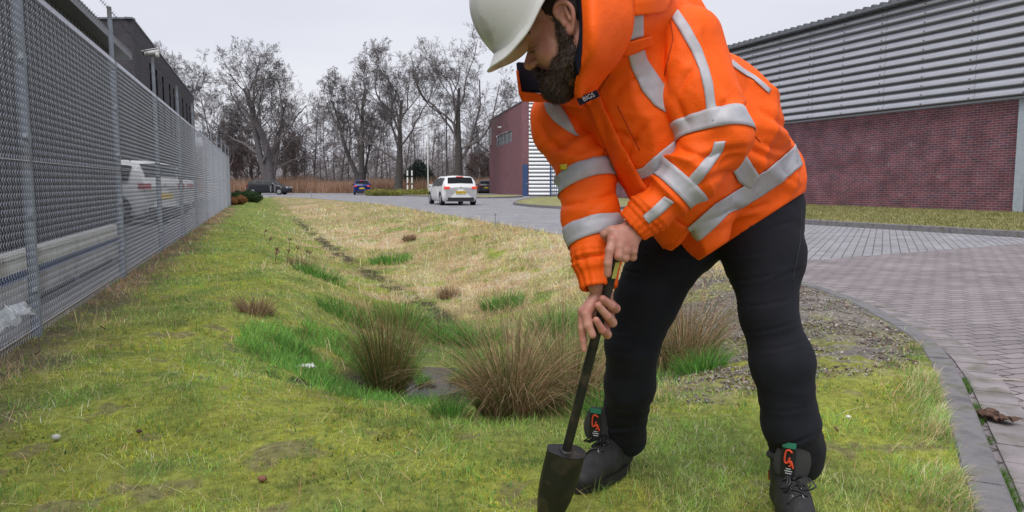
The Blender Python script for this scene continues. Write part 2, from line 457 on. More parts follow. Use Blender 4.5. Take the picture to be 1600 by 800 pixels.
# roads: dull brown clinkers near, pale grey clinkers beyond
ROAD_Z = -.055
M_road = brick_mat('pale_clinkers', (.335, .33, .355), (.27, .265, .285), (.13, .125, .12), .21, .13, .009, rot=R(-63.5), src='Object', var=.2, warp=.01, bump=.5)
M_road2 = brick_mat('brown_clinkers', (.30, .265, .275), (.235, .205, .215), (.095, .082, .075), .205, .105, .007, rot=R(-14), src='Object', var=.24, warp=.06, bump=.8, moss=(.10, .10, .06), mossamt=.70)
ry = np.concatenate([np.arange(-9, 2, .5), np.geomspace(2, Y_END, 130)])
v = []; f = []
for i, y in enumerate(ry): v += [(x_edge(y)+.06, y, ROAD_Z), (70, y, ROAD_Z)]
for i in range(len(ry)-1): f.append([2*i, 2*i+1, 2*i+3, 2*i+2])
n = len(v); v += [(-80, Y_END, ROAD_Z), (70, Y_END, ROAD_Z), (70, 92, ROAD_Z), (-80, 92, ROAD_Z)]; f.append([n, n+1, n+2, n+3])
road = mesh_np('road', v, f, M_road); tag(road, kind='structure')
# nearer apron, bounded by the line seen at (1250,412)-(1600,385)
a1, a2 = G(1205, 418, ROAD_Z)[:2], G(1600, 385, ROAD_Z)[:2]
dd = (a2-a1)/np.linalg.norm(a2-a1); a3 = a1 + dd*60; a0 = a1 - dd*.0
v = []; f = []
ys = np.concatenate([np.arange(-9, 2, .5), np.geomspace(2, a1[1], 60)])
for y in ys: v += [(x_edge(y)+.05, y, ROAD_Z+.005), (60, y, ROAD_Z+.005)]
for i in range(len(ys)-1): f.append([2*i, 2*i+1, 2*i+3, 2*i+2])
n = len(v); v += [(x_edge(a1[1])+.05, a1[1], ROAD_Z+.005), (60, a1[1], ROAD_Z+.005), (a3[0], a3[1], ROAD_Z+.005)]; f.append([n, n+1, n+2])
tag(mesh_np('road_apron', v, f, M_road2), kind='structure')

# yard behind the fence
M_yard = mat('yard_paving', (.16, .16, .165), rough=.9, var=.2, vscale=3, bump=.3)
yy = [-9, Y_END]
tag(mesh_np('yard', [(x_fence(-9)-.14, -9, -.04), (-90, -9, -.04), (-90, Y_END, -.04), (x_fence(Y_END)-.14, Y_END, -.04)], [[0, 3, 2, 1]], M_yard), kind='structure')

# ground out to the horizon
M_field = mat('field', (.16, .13, .07), rough=1, var=.3, vscale=.3)
B = 2500
gv = [(-B, 92, -.06), (B, 92, -.06), (B, B, -.06), (-B, B, -.06), (-B, -B, -.06), (B, -B, -.06), (B, -9, -.06), (-B, -9, -.06),
      (-B, -9, -.06), (-80, -9, -.06), (-80, 92, -.06), (-B, 92, -.06), (70, -9, -.06), (B, -9, -.06), (B, 92, -.06), (70, 92, -.06)]
tag(mesh_np('ground', gv, [[0, 1, 2, 3], [4, 5, 6, 7], [8, 9, 10, 11], [12, 13, 14, 15]], M_field), kind='structure')

# kerb along the lawn
def ribbon_kerb(name, pts, w, ztop, zbot, m, closed=False, side=1, bev=.012, seam=1.0):
    """square kerb following pts (xy), offset to the right hand side; split in stones by narrow gaps"""
    pts = np.array(pts, float); seg = np.linalg.norm(np.diff(pts, axis=0), axis=1); L = np.concatenate([[0], np.cumsum(seg)])
    ns = max(2, int(L[-1]/seam)); V = []; Fc = []
    def at(s):
        p = np.array([np.interp(s, L, pts[:, 0]), np.interp(s, L, pts[:, 1])]); e = .15
        q = np.array([np.interp(min(s+e, L[-1]), L, pts[:, 0]), np.interp(min(s+e, L[-1]), L, pts[:, 1])]) - np.array([np.interp(max(s-e, 0), L, pts[:, 0]), np.interp(max(s-e, 0), L, pts[:, 1])])
        q /= np.linalg.norm(q); return p, np.array([q[1], -q[0]])*side
    for k in range(ns):
        s0 = L[-1]*k/ns + .003; s1 = L[-1]*(k+1)/ns - .003; m_ = 4
        base = len(V); dz = random.uniform(-.003, .003)
        for j in range(m_+1):
            p, nn = at(s0 + (s1-s0)*j/m_)
            prof = [(0, zbot), (0, ztop-bev), (bev*.6, ztop), (w-bev, ztop), (w, ztop-bev*1.3), (w+.004, zbot)]
            for o, z in prof: V.append((*(p+nn*o), z+dz))
        for j in range(m_):
            for i in range(5):
                a = base+j*6+i; Fc.append([a, a+1, a+7, a+6])
        Fc.append([base+i for i in range(6)][::-1]); Fc.append([base+m_*6+i for i in range(6)])
    return mesh_np(name, V, Fc, m)
kp = _ep[(_ep[:, 1] > -2.9)]
_s = np.linspace(-2.5, Y_END, 10)
kpts = [(float(x_edge(y)), float(y)) for y in np.concatenate([np.arange(-2.5, 12, .12), np.geomspace(12, Y_END, 70)])]
# smooth the kerb line
ka = np.array(kpts)
for _ in range(6): ka[1:-1] = .25*ka[:-2] + .5*ka[1:-1] + .25*ka[2:]
tag(ribbon_kerb('kerb', ka, .125, .008, -.2, M_kerb), kind='structure')

# gutter course beside the kerb: two rows of pavers following the curve
M_gut = mat('gutter_pavers', (.27, .24, .245), rough=.9, var=.25, vscale=6, bump=.6, bscale=140, dirt=(.13, .12, .08), dscale=7)
gb = MB(); segs = np.linalg.norm(np.diff(ka, axis=0), axis=1); Lk = np.concatenate([[0], np.cumsum(segs)])
s = 0.0
while s < 13.5:
    p = np.array([np.interp(s, Lk, ka[:, 0]), np.interp(s, Lk, ka[:, 1])]); q = np.array([np.interp(s+.2, Lk, ka[:, 0]), np.interp(s+.2, Lk, ka[:, 1])])
    d = (q-p)/np.linalg.norm(q-p); nn = np.array([d[1], -d[0]]); c = (p+q)/2 + nn*(.25 + .003*random.uniform(-1, 1))
    M = Matrix.Translation((c[0], c[1], ROAD_Z)) @ Matrix.Rotation(math.atan2(d[1], d[0]) + R(random.uniform(-1, 1)), 4, 'Z') @ Matrix.Rotation(R(random.uniform(-.8, .8)), 4, 'X')
    dz = random.uniform(0, .005)
    gb.box((-.105, -.085, -.05), (.105, .085, .013+dz), M)
    s += .218
tag(gb.build('gutter', M_gut), kind='structure')
# ------------------------------------------------------------ chain link fence
FH = 2.27
def fpt(Y, off=0.0, z=0.0):
    """point on the fence line; off = metres to the yard side"""
    n = np.array([-1, FS]) / math.hypot(1, FS)
    return np.array([x_fence(Y) + n[0]*off, Y + n[1]*off, z])
fdir = np.array([FS, 1.0]) / math.hypot(1, FS)
BAY = 3.27                       # along the fence
post_Y = [4.88 + k*BAY*fdir[1] for k in range(-2, 11)]
fence = empty('chain_link_fence', (*fpt(4.88)[:2], 0), 0, 'tall grey chain link fence with posts running along the left side of the lawn', 'fence')
fence_inv = Matrix.Translation((-fence.location.x, -fence.location.y, 0))
fang = math.atan2(fdir[1], fdir[0])
# one bay of woven wire
px_, pz_ = .05, .0235
nw = int(BAY/px_); nz = int((FH-.03)/pz_)
i = np.arange(nw)[:, None]; j = np.arange(nz+1)[None, :]
wx = (i + .5)*px_ + np.where((j+0*i) % 2 == 0, -1, 1)*px_*.52
wz = .03 + j*pz_ + 0*i
wy = np.where((j+0*i) % 2 == 0, -.0035, .0035)
mid_y = 0.0
Pn = np.stack([wx, wy, wz], -1)
# each flight bows a little so that it reads as a woven spiral
p0 = Pn[:, :-1].reshape(-1, 3); p1 = Pn[:, 1:].reshape(-1, 3)
pm = (p0+p1)/2; pm[:, 2] += .0; pm[:, 1] += np.tile(np.where(np.arange(nz) % 2 == 0, .004, -.004), nw)
r = np.full(len(p0), .0016)
V1, F1 = tubes_np(np.concatenate([p0, pm]), np.concatenate([pm, p1]), np.concatenate([r, r]), np.concatenate([r, r]), 3)
bay0 = mesh_np('mesh_panel', V1, F1, M_wire, fence, smooth=True)
def place_on_fence(o, Y, off=0.0):
    p = fpt(Y, off); o.location = (p[0]-fence.location.x, p[1]-fence.location.y, 0); o.rotation_euler = (0, 0, fang)
place_on_fence(bay0, post_Y[0])
for Y in post_Y[1:-1]:
    c = bay0.copy(); COL.objects.link(c); place_on_fence(c, Y)
pb = MB(); pb.tube((0, .03, -.1), (0, .03, 2.28), .034, n=12); pb.tube((0, .03, 2.28), (0, .035, 2.84), .024, .022, n=10)
pb.tube((0, .03, 2.2), (0, .03, 2.29), .042, n=12)
for z in (.3, .8, 1.3, 1.8): pb.tube((0, .0, z), (0, .03, z), .045, n=10)
post0 = pb.build('post', M_post, fence, smooth=False)
place_on_fence(post0, post_Y[0])
for Y in post_Y[1:]:
    c = post0.copy(); COL.objects.link(c); place_on_fence(c, Y)
L_f = BAY*(len(post_Y)-1)
tw = MB()
for z in (2.262, 1.15, .07): tw.tube((0, .008, z), (L_f, .008, z), .0032, n=5)
# knuckled selvage along the top edge
kn0 = []; kn1 = []
for k in range(int(L_f/.025)):
    x = k*.025; kn0.append((x, -.004, 2.245)); kn1.append((x+.012, .006, 2.295))
o = tw.build('tension_wire', M_wire, fence); place_on_fence(o, post_Y[0])
Vk, Fk = tubes_np(np.array(kn0), np.array(kn1), np.full(len(kn0), .003), np.full(len(kn0), .002), 3)
o = mesh_np('selvage', Vk, Fk, M_wire, fence); place_on_fence(o, post_Y[0])
M_barb = mat('barbed_wire', (.10, .10, .11), rough=.5, metal=.4)
for z in (2.82, 2.6):
    a = []; b = []; n = int(L_f/.1)
    for k in range(n):
        x = k*.1; sag = lambda t: z - .02*math.sin(math.pi*((t % BAY)/BAY))
        a.append((x, .035, sag(x))); b.append((x+.1, .035, sag(x+.1)))
        for s_ in (-1, 1):
            a.append((x-.012, .02, sag(x)-.016*s_)); b.append((x+.012, .05, sag(x)+.016*s_))
    Vb, Fb = tubes_np(np.array(a), np.array(b), np.full(len(a), .0026), np.full(len(a), .0026), 3)
    o = mesh_np('barbed_wire', Vb, Fb, M_barb, fence); place_on_fence(o, post_Y[0])

# security camera on the third post
def sec_cam(loc, rz, label, s=1.0):
    t = empty('security_camera', loc, rz, label, 'camera', None)
    MB().tube((0, 0, -.02*s), (0, 0, .1*s), .05*s, .05*s, 10).build('bracket', M_white, t, True)
    b_ = MB(); b_.tube((-.05*s, 0, .12*s), (.28*s, 0, .05*s), .055*s, .055*s, 12); b_.build('housing', M_white, t, True)
    MB().tube((.28*s, 0, .05*s), (.31*s, 0, .043*s), .04*s, .04*s, 12).build('lens', M_glass, t, True)
    MB().box((-.08*s, -.06*s, .17*s), (.3*s, .06*s, .185*s), Matrix.Rotation(R(14), 4, 'Y')).build('sunshade', M_white, t)
    return t
pc = fpt(post_Y[4], -.03)
sec_cam((pc[0], pc[1], 2.86), R(200), 'white security camera on a fence post above the chain link', .6)

# ------------------------------------------------------------ buildings behind the fence
M_darkbrick = brick_mat('dark_brick', (.060, .055, .066), (.040, .038, .046), (.085, .082, .09), .22, .07, .008, var=.18, bump=.3)
M_trimgrey = mat('roof_trim', (.16, .17, .19), rough=.5, metal=.3)
bd = empty('dark_brick_building', (*G(222, 320)[:2], 0), 0, 'long dark grey brick building with narrow tall windows behind the fence', 'building')
FC2 = -4.85
def f2(Y, off=0.0): return (FC2 + FS*Y - off, Y)
H2 = 7.45; Ya, Yb = 30.0, 56.5
def childof(o, root):
    o.parent = root; o.location = (-root.location.x, -root.location.y, -root.location.z); return o
w = MB(); A = f2(Ya); Bp = f2(Yb)
# window slots in the side wall
wins = []
for px in (246, 254.5, 264, 274, 280, 293, 299, 303.5, 307):
    Y = -FC2/((800-px)/F_PX + FS); wins.append(Y)
def side_pt(Y, z): x, y = f2(Y); return (x, y, z)
Lw = lambda Y: (Y-Ya)*math.hypot(1, FS)
edges = [Ya]
for Y in wins: edges += [Y-.32, Y+.32]
edges.append(Yb)
z0w, z1w = 3.6, 6.45
for k in range(0, len(edges)-1):
    y0, y1 = edges[k], edges[k+1]
    spans = [(-.1, H2)] if k % 2 == 0 else [(-.1, z0w), (z1w, H2)]
    for (a, b) in spans:
        w.quad(side_pt(y0, a), side_pt(y1, a), side_pt(y1, b), side_pt(y0, b), [(Lw(y0), a), (Lw(y1), a), (Lw(y1), b), (Lw(y0), b)])
X0 = A[0]
w.quad((X0-14, Ya, -.1), (X0, Ya, -.1), (X0, Ya, H2), (X0-14, Ya, H2))
w.quad((Bp[0], Yb, -.1), (Bp[0]-14, Yb, -.1), (Bp[0]-14, Yb, H2), (Bp[0], Yb, H2))
w.quad((X0-14, Ya, H2-.05), (X0, Ya, H2-.05), (Bp[0], Yb, H2-.05), (Bp[0]-14, Yb, H2-.05))
childof(w.build('wall', M_darkbrick), bd)
M_wdark = mat('window_dark', (.025, .028, .034), rough=.15, spec=.6)
for Y in wins:
    m_ = MB(); 
    a, b = f2(Y-.32, .18), f2(Y+.32, .18); a0, b0 = f2(Y-.32), f2(Y+.32)
    m_.quad((*a, z0w), (*b, z0w), (*b, z1w), (*a, z1w)); m_.quad((*a0, z0w), (*a, z0w), (*a, z1w), (*a0, z1w)); m_.quad((*b0, z0w), (*b, z0w), (*b, z1w), (*b0, z1w))
    m_.quad((*a0, z0w), (*b0, z0w), (*b, z0w), (*a, z0w)); m_.quad((*a0, z1w), (*b0, z1w), (*b, z1w), (*a, z1w))
    childof(m_.build('window', M_wdark), bd)
t_ = MB(); t_.obox((A[0]+.05, A[1]-.05), (Bp[0]+.05, Bp[1]), .3, H2, H2+.07, 1); t_.obox((X0-14, Ya-.06), (X0+.0, Ya-.06), .3, H2, H2+.07, 1)
childof(t_.build('roof_edge', M_trimgrey), bd)

# grey ribbed shed just behind the fence
M_ribdark = mat('dark_ribbed_steel', (.09, .093, .11), rough=.5, metal=.2, var=.12, vscale=2)
FC3 = -3.25; Ys = 17.4; HS = 4.0
sh = empty('grey_shed', (FC3+FS*Ys, Ys, 0), 0, 'dark grey shed with ribbed steel walls and flat roof close behind the fence', 'shed')
w = MB(); y0 = -2.0; Ltot = (Ys-y0)*math.hypot(1, FS); nr_ = int(Ltot/.25)
nx = np.array([1, -FS])/math.hypot(1, FS)
def sp(s, o): 
    return (FC3+FS*y0 + fdir[0]*s + nx[0]*o, y0 + fdir[1]*s + nx[1]*o)
for k in range(nr_):
    s = k*.25
    pr = [(s, 0), (s+.08, 0), (s+.11, .045), (s+.20, .045), (s+.23, 0), (s+.25, 0)]
    for (sa, oa), (sb, ob) in zip(pr[:-1], pr[1:]):
        a, b = sp(sa, oa), sp(sb, ob); w.quad((*a, -.1), (*b, -.1), (*b, HS-.12), (*a, HS-.12))
a, b = sp(0, 0), sp(Ltot, 0)
w.quad((*b, -.1), (b[0]-8, b[1], -.1), (b[0]-8, b[1], HS-.12), (*b, HS-.12))
childof(w.build('wall', M_ribdark), sh)
t_ = MB(); a_, b_ = sp(-.5, .32), sp(Ltot+.25, .32); t_.obox(a_, b_, 8.0, HS-.12, HS+.05, 1)
childof(t_.build('roof', M_trimgrey), sh)
# row of pale loading doors seen as upright pale panels
M_pale = mat('pale_panel', (.5, .53, .57), rough=.5, var=.1)
d_ = MB()
for k in range(3):
    a, b = sp(3.6+k*2.4, .05), sp(5.4+k*2.4, .05); d_.obox(a, b, .02, 2.05, 2.12, -1)
childof(d_.build('door_head', M_pale), sh)

# low barrier right behind the fence: pale rail, blue band, grey plinth
M_rail = mat('rail_cream', (.55, .55, .52), rough=.5, var=.12, dirt=(.35, .34, .3))
M_blue = mat('blue_paint', (.035, .075, .19), rough=.45, var=.15)
M_plinth = mat('grey_plinth', (.36, .355, .34), rough=.8, var=.15, dirt=(.2, .19, .17))
br = empty('low_barrier', (*fpt(5, .45)[:2], 0), 0, 'long low barrier with cream rail and blue band behind the fence', 'barrier')
a, b = fpt(1.5, .46)[:2], fpt(10.6, .46)[:2]
childof(MB().obox(a, b, .10, .30, .415, 1).obox(a, b, .14, .395, .44, 1).build('rail', M_rail), br)
a2_, b2_ = fpt(1.5, .50)[:2], fpt(10.6, .50)[:2]
childof(MB().obox(a2_, b2_, .06, .215, .30, 1).build('blue_band', M_blue), br)
childof(MB().obox(a, b, .10, .05, .215, 1).build('plinth', M_plinth), br)
for q in range(5):
    c = fpt(2.2+q*2.0, .56); childof(MB().box((c[0]-.05, c[1]-.05, -.1), (c[0]+.05, c[1]+.05, .048)).build('foot', M_galv), br)

# ------------------------------------------------------------ long hall on the right
M_redbrick = brick_mat('red_brick', (.18, .058, .076), (.10, .050, .074), (.25, .22, .245), .30, .088, .008, var=.40, bump=.35, bias=-.1, moss=(.26, .19, .21), mossamt=.66)
M_shade_back = mat('painted_shade', (.11, .113, .125), rough=.8)  # dark backing colour stands in for the shade under the ribs
M_corr = mat('corrugated_steel', (.51, .52, .565), rough=.36, metal=.55, var=.06, vscale=1.2)
M_corrd = mat('roof_sheet', (.13, .135, .15), rough=.55, metal=.2, var=.1)
hall = empty('long_hall', (17.4, 25.3, 0), 0, 'long hall with red brick base and grey corrugated upper wall on the right', 'building')
h0 = np.array([17.4, 25.3]); hd = np.array([-.3552, .9348]); hn = np.array([-.9348, -.3552])   # hn towards the road
LH = 30.0; S0 = -14.0
def hp(s, o, z): q = h0 + hd*s + hn*o; return (q[0], q[1], z)
w = MB(); w.quad(hp(S0, 0, -.2), hp(LH, 0, -.2), hp(LH, 0, 3.9), hp(S0, 0, 3.9), [(S0, -.2), (LH, -.2), (LH, 3.9), (S0, 3.9)])
w.quad(hp(LH, 0, -.2), hp(LH, -20, -.2), hp(LH, -20, 3.9), hp(LH, 0, 3.9))
childof(w.build('wall', M_redbrick), hall)
def corr(fn, s0, s1, z0, z1, period, amp, step=6.0):
    """horizontal corrugation as real folded sheet"""
    m_ = MB(); z = z0
    prof = [(.24, 0), (.27, amp*.7), (.36, amp), (.62, amp*.93), (.88, amp*.5), (1.0, 0)]  # gap left below each rib shows the painted shade behind
    while z < z1-1e-3:
        for (za, oa), (zb, ob) in zip(prof[:-1], prof[1:]):
            A_, B_ = z+za*period, min(z+zb*period, z1)
            if A_ >= z1: continue
            m_.quad(fn(s0, oa, A_), fn(s1, oa, A_), fn(s1, ob, B_), fn(s0, ob, B_))
        z += period
    return m_
ns_ = 9; 
allc = MB()
for k in range(11):
    sa = S0 + k*4.0; sb = sa+3.985
    c_ = corr(lambda s, o, z: hp(s, o+.04 + (.0015 if k % 2 else 0), z), sa, min(sb, LH+.1), 3.93, 8.06, .342, .12)
    n = len(allc.v); allc.v += c_.v; allc.f += [[q+n for q in f_] for f_ in c_.f]; allc.uv += c_.uv
childof(allc.build('corrugated_cladding', M_corr), hall)
childof(MB().quad(hp(S0, .035, 3.93), hp(LH+.1, .035, 3.93), hp(LH+.1, .035, 8.06), hp(S0, .035, 8.06)).build('shade_backing', M_shade_back), hall)
childof(MB().obox(hp(S0, .17, 0)[:2], hp(LH+.1, .17, 0)[:2], .17, 3.87, 3.93, 1).build('drip_flashing', M_trimgrey), hall)
# thin screws / seam dots
rv = MB()
for s in np.arange(S0+.2, LH, 2.0):
    for kz in range(12):
        z = 3.93 + kz*.342 + .15; p = hp(s, .172, z); rv.box((p[0]-.02, p[1]-.02, z-.02), (p[0]+.02, p[1]+.02, z+.02))
childof(rv.build('screws', M_trimgrey), hall)
# roof sheet with ribs, seen edge on
rs = MB(); period = .43; s = S0-.3
while s < LH+.3:
    pr = [(0, .0), (.16, .0), (.22, .19), (.35, .19), (.43, .0)]
    for (sa, za), (sb, zb) in zip(pr[:-1], pr[1:]):
        rs.quad(hp(s+sa, .28, 8.14+za), hp(s+sb, .28, 8.14+zb), hp(s+sb, -14, 8.9+zb), hp(s+sa, -14, 8.9+za))
        rs.quad(hp(s+sa, .28, 8.10), hp(s+sb, .28, 8.10), hp(s+sb, .28, 8.14+zb), hp(s+sa, .28, 8.14+za))
    s += period
childof(rs.build('roof', M_corrd), hall)
childof(MB().obox(hp(S0, .27, 0)[:2], hp(LH+.2, .27, 0)[:2], .27, 8.05, 8.10, 1).build('eaves', M_trimgrey), hall)
# pale blue downpipe / corner post at the right edge of the photograph
childof(MB().obox(hp(.0, .07, 0)[:2], hp(.34, .07, 0)[:2], .07, -.1, 3.87, 1).build('downpipe', mat('pale_blue_steel', (.36, .41, .47), rough=.5, var=.1)), hall)

# ------------------------------------------------------------ end building: brick side, corrugated front
eb = empty('brick_end_building', (.9, 66.5, 0), 0, 'purple brick building with corrugated front and strip window beyond the white car', 'building')
M_purp = brick_mat('purple_brick', (.245, .105, .125), (.19, .088, .105), (.22, .14, .15), .22, .075, .008, var=.12, bump=.2)
c0 = np.array([(815-800)/F_PX*66.5, 66.5]); c1 = np.array([(765-800)/F_PX*86, 86.0]); HE = 8.2
Lc = np.linalg.norm(c1-c0); ud = (c1-c0)/Lc; un = np.array([-ud[1], ud[0]])  # towards the left / viewer
def ep(s, o, z): q = c0+ud*s+un*o; return (q[0], q[1], z)
def s_at(px):  # distance along the side wall seen at px
    k = (px-800)/F_PX; return (k*c0[1]-c0[0])/(ud[0]-k*ud[1])
ws0, ws1 = s_at(799.5), s_at(776)
w = MB()
for a, b, z0_, z1_ in ((0, ws0, -.2, HE), (ws1, Lc, -.2, HE), (ws0, ws1, -.2, 5.0), (ws0, ws1, 6.15, HE)):
    w.quad(ep(a, 0, z0_), ep(b, 0, z0_), ep(b, 0, z1_), ep(a, 0, z1_), [(a, z0_), (b, z0_), (b, z1_), (a, z1_)])
f0, f1 = c0[0], (826-800)/F_PX*66.5
w.quad((f0, 66.5, -.2), (f1, 66.5, -.2), (f1, 66.5, HE), (f0, 66.5, HE))
w.quad((f0, 66.5, HE-.02), (f1+20, 66.5, HE-.02), (c1[0]+20, 86, HE-.02), (c1[0], 86, HE-.02))
childof(w.build('wall', M_purp), eb)
wf_ = MB(); wf_.quad(ep(ws0, -.15, 5.0), ep(ws1, -.15, 5.0), ep(ws1, -.15, 6.15), ep(ws0, -.15, 6.15))
o = childof(wf_.build('window', mat('strip_glass', (.10, .13, .14), rough=.1, spec=.8)), eb)
fr = MB()
for s in np.linspace(ws0, ws1, 5): fr.obox(ep(s-.06, -.10, 0)[:2], ep(s+.06, -.10, 0)[:2], .05, 5.0, 6.15, 1)
fr.obox(ep(ws0, -.1, 0)[:2], ep(ws1, -.1, 0)[:2], .05, 5.0, 5.08, 1); fr.obox(ep(ws0, -.1, 0)[:2], ep(ws1, -.1, 0)[:2], .05, 6.07, 6.15, 1)
fr.build('frame', M_trimgrey, o)
childof(MB().quad((f1, 66.485, -.05), (f1+22, 66.485, -.05), (f1+22, 66.485, HE+.1), (f1, 66.485, HE+.1)).build('shade_backing', M_shade_back), eb)
cc = corr(lambda s, o, z: (s, 66.5-.02-o, z), f1, f1+22, -.05, HE+.1, .335, .1)
childof(cc.build('corrugated_cladding', mat('white_steel', (.72, .74, .76), rough=.4, metal=.1)), eb)
childof(MB().obox(ep(-.05, .06, 0)[:2], ep(Lc, .06, 0)[:2], .3, HE, HE+.1, -1).build('roof_edge', M_trimgrey), eb)
dr = MB(); x0, x1 = (816.3-800)/F_PX*66.4, (824.5-800)/F_PX*66.4
dr.box((x0, 66.36, -.05), (x1, 66.48, 2.75)); o = childof(dr.build('door', M_blue), eb)
MB().box((x1-.14, 66.3, 1.0), (x1-.05, 66.36, 1.1)).build('handle', M_galv, o)
lf = MB(); lf.box((x0+.35, 66.1, 4.6), (x0+.95, 66.46, 4.85)); lf = childof(MB().box(((828-800)/F_PX*66.2, 66.0, 5.9), ((833-800)/F_PX*66.2, 66.4, 6.15)).box(((826-800)/F_PX*66.2, 66.2, 6.15), ((835-800)/F_PX*66.2, 66.4, 6.35)).build('wall_lamp', M_white), eb)
p = ep(s_at(768), .05, 0); childof(MB().box((p[0]-.25, p[1]-.3, 5.4), (p[0]+.1, p[1]+.3, 7.3)).build('alarm_box', mat('sign_grey', (.25, .25, .26), rough=.5)), eb)
p = ep(s_at(783), .05, 0); childof(MB().box((p[0]-.3, p[1]-.15, 6.8), (p[0]+.15, p[1]+.15, 6.95)).build('floodlight', M_white), eb)

# blue bar gate in front of it
gt = empty('blue_gate', ((860-800)/F_PX*58, 58, 0), 0, 'tall blue bar gate beside the corrugated wall, partly behind the worker', 'gate')
g0x, g1x = 0.0, 3.4
fr = MB()
for x in (g0x, g1x): fr.box((x-.06, -.06, -.1), (x+.06, .06, 3.05))
for z in (.25, 2.85): fr.box((g0x, -.03, z-.04), (g1x, .03, z+.04))
fr.build('frame', M_blue, gt)
gbars = MB()
for x in np.arange(.12, 3.4, .16): gbars.box((x-.022, -.022, .2), (x+.022, .022, 2.8))
gbars.build('bars', M_blue, gt)

# ------------------------------------------------------------ green strips and kerbs across the road
M_turf = mat('verge_turf', (.26, .26, .10), rough=1, var=.35, vscale=1.6, bump=.8, bscale=30, dirt=(.24, .19, .11), dscale=1.1)
def island(name, pts, z=.05, kerbw=.15):
    pts = [tuple(p[:2]) for p in pts]
    # smooth closed outline
    P_ = np.array(pts)
    for _ in range(3):
        Q = np.roll(P_, -1, 0); P_ = np.stack([.75*P_+.25*Q, .25*P_+.75*Q], 1).reshape(-1, 2)
    n = len(P_); V = [(p[0], p[1], z) for p in P_] + [(*P_.mean(0), z+.05)]
    tag(mesh_np(name, V, [[i, (i+1) % n, n] for i in range(n)], M_turf), kind='structure')
    area = .5*np.sum(P_[:, 0]*np.roll(P_[:, 1], -1)-P_[:, 1]*np.roll(P_[:, 0], -1))
    tag(ribbon_kerb(name+'_kerb', np.vstack([P_, P_[:1]]), kerbw, z+.02, -.2, M_kerb, side=1 if area > 0 else -1, seam=2.0), kind='structure')
# strip along the hall
q = lambda px, py: G(px, py, .05)[:2]
k1, k2 = q(1262, 344), q(1600, 362.5)
kd = (k2-k1)/np.linalg.norm(k2-k1)
pts = [k1 - kd*1.0, k2 + kd*9, hp(-12, .02, 0)[:2], hp(14, .02, 0)[:2]]
pp = np.array(pts)
tag(mesh_np('verge', [(*p, .05) for p in pp], [[0, 1, 2, 3]], M_turf), kind='structure')
tag(ribbon_kerb('verge_kerb', [pp[0]+ (pp[1]-pp[0])*t for t in np.linspace(0, 1, 30)], .16, .075, -.2, M_kerb, side=1), kind='structure')
island('road_island', [q(795, 315.5), q(830, 320), q(905, 324), q(985, 324), q(1010, 313), q(960, 307), q(850, 306)])
island('far_island', [q(605, 303.5), q(648, 305), q(700, 306.2), q(755, 306), q(762, 305.2), q(700, 301.2), q(640, 300), q(605, 301)])
island('verge_by_wall', [q(738, 307.5), q(770, 308), q(815, 306.5), q(815, 304.6), q(768, 304), q(735, 305.3)])
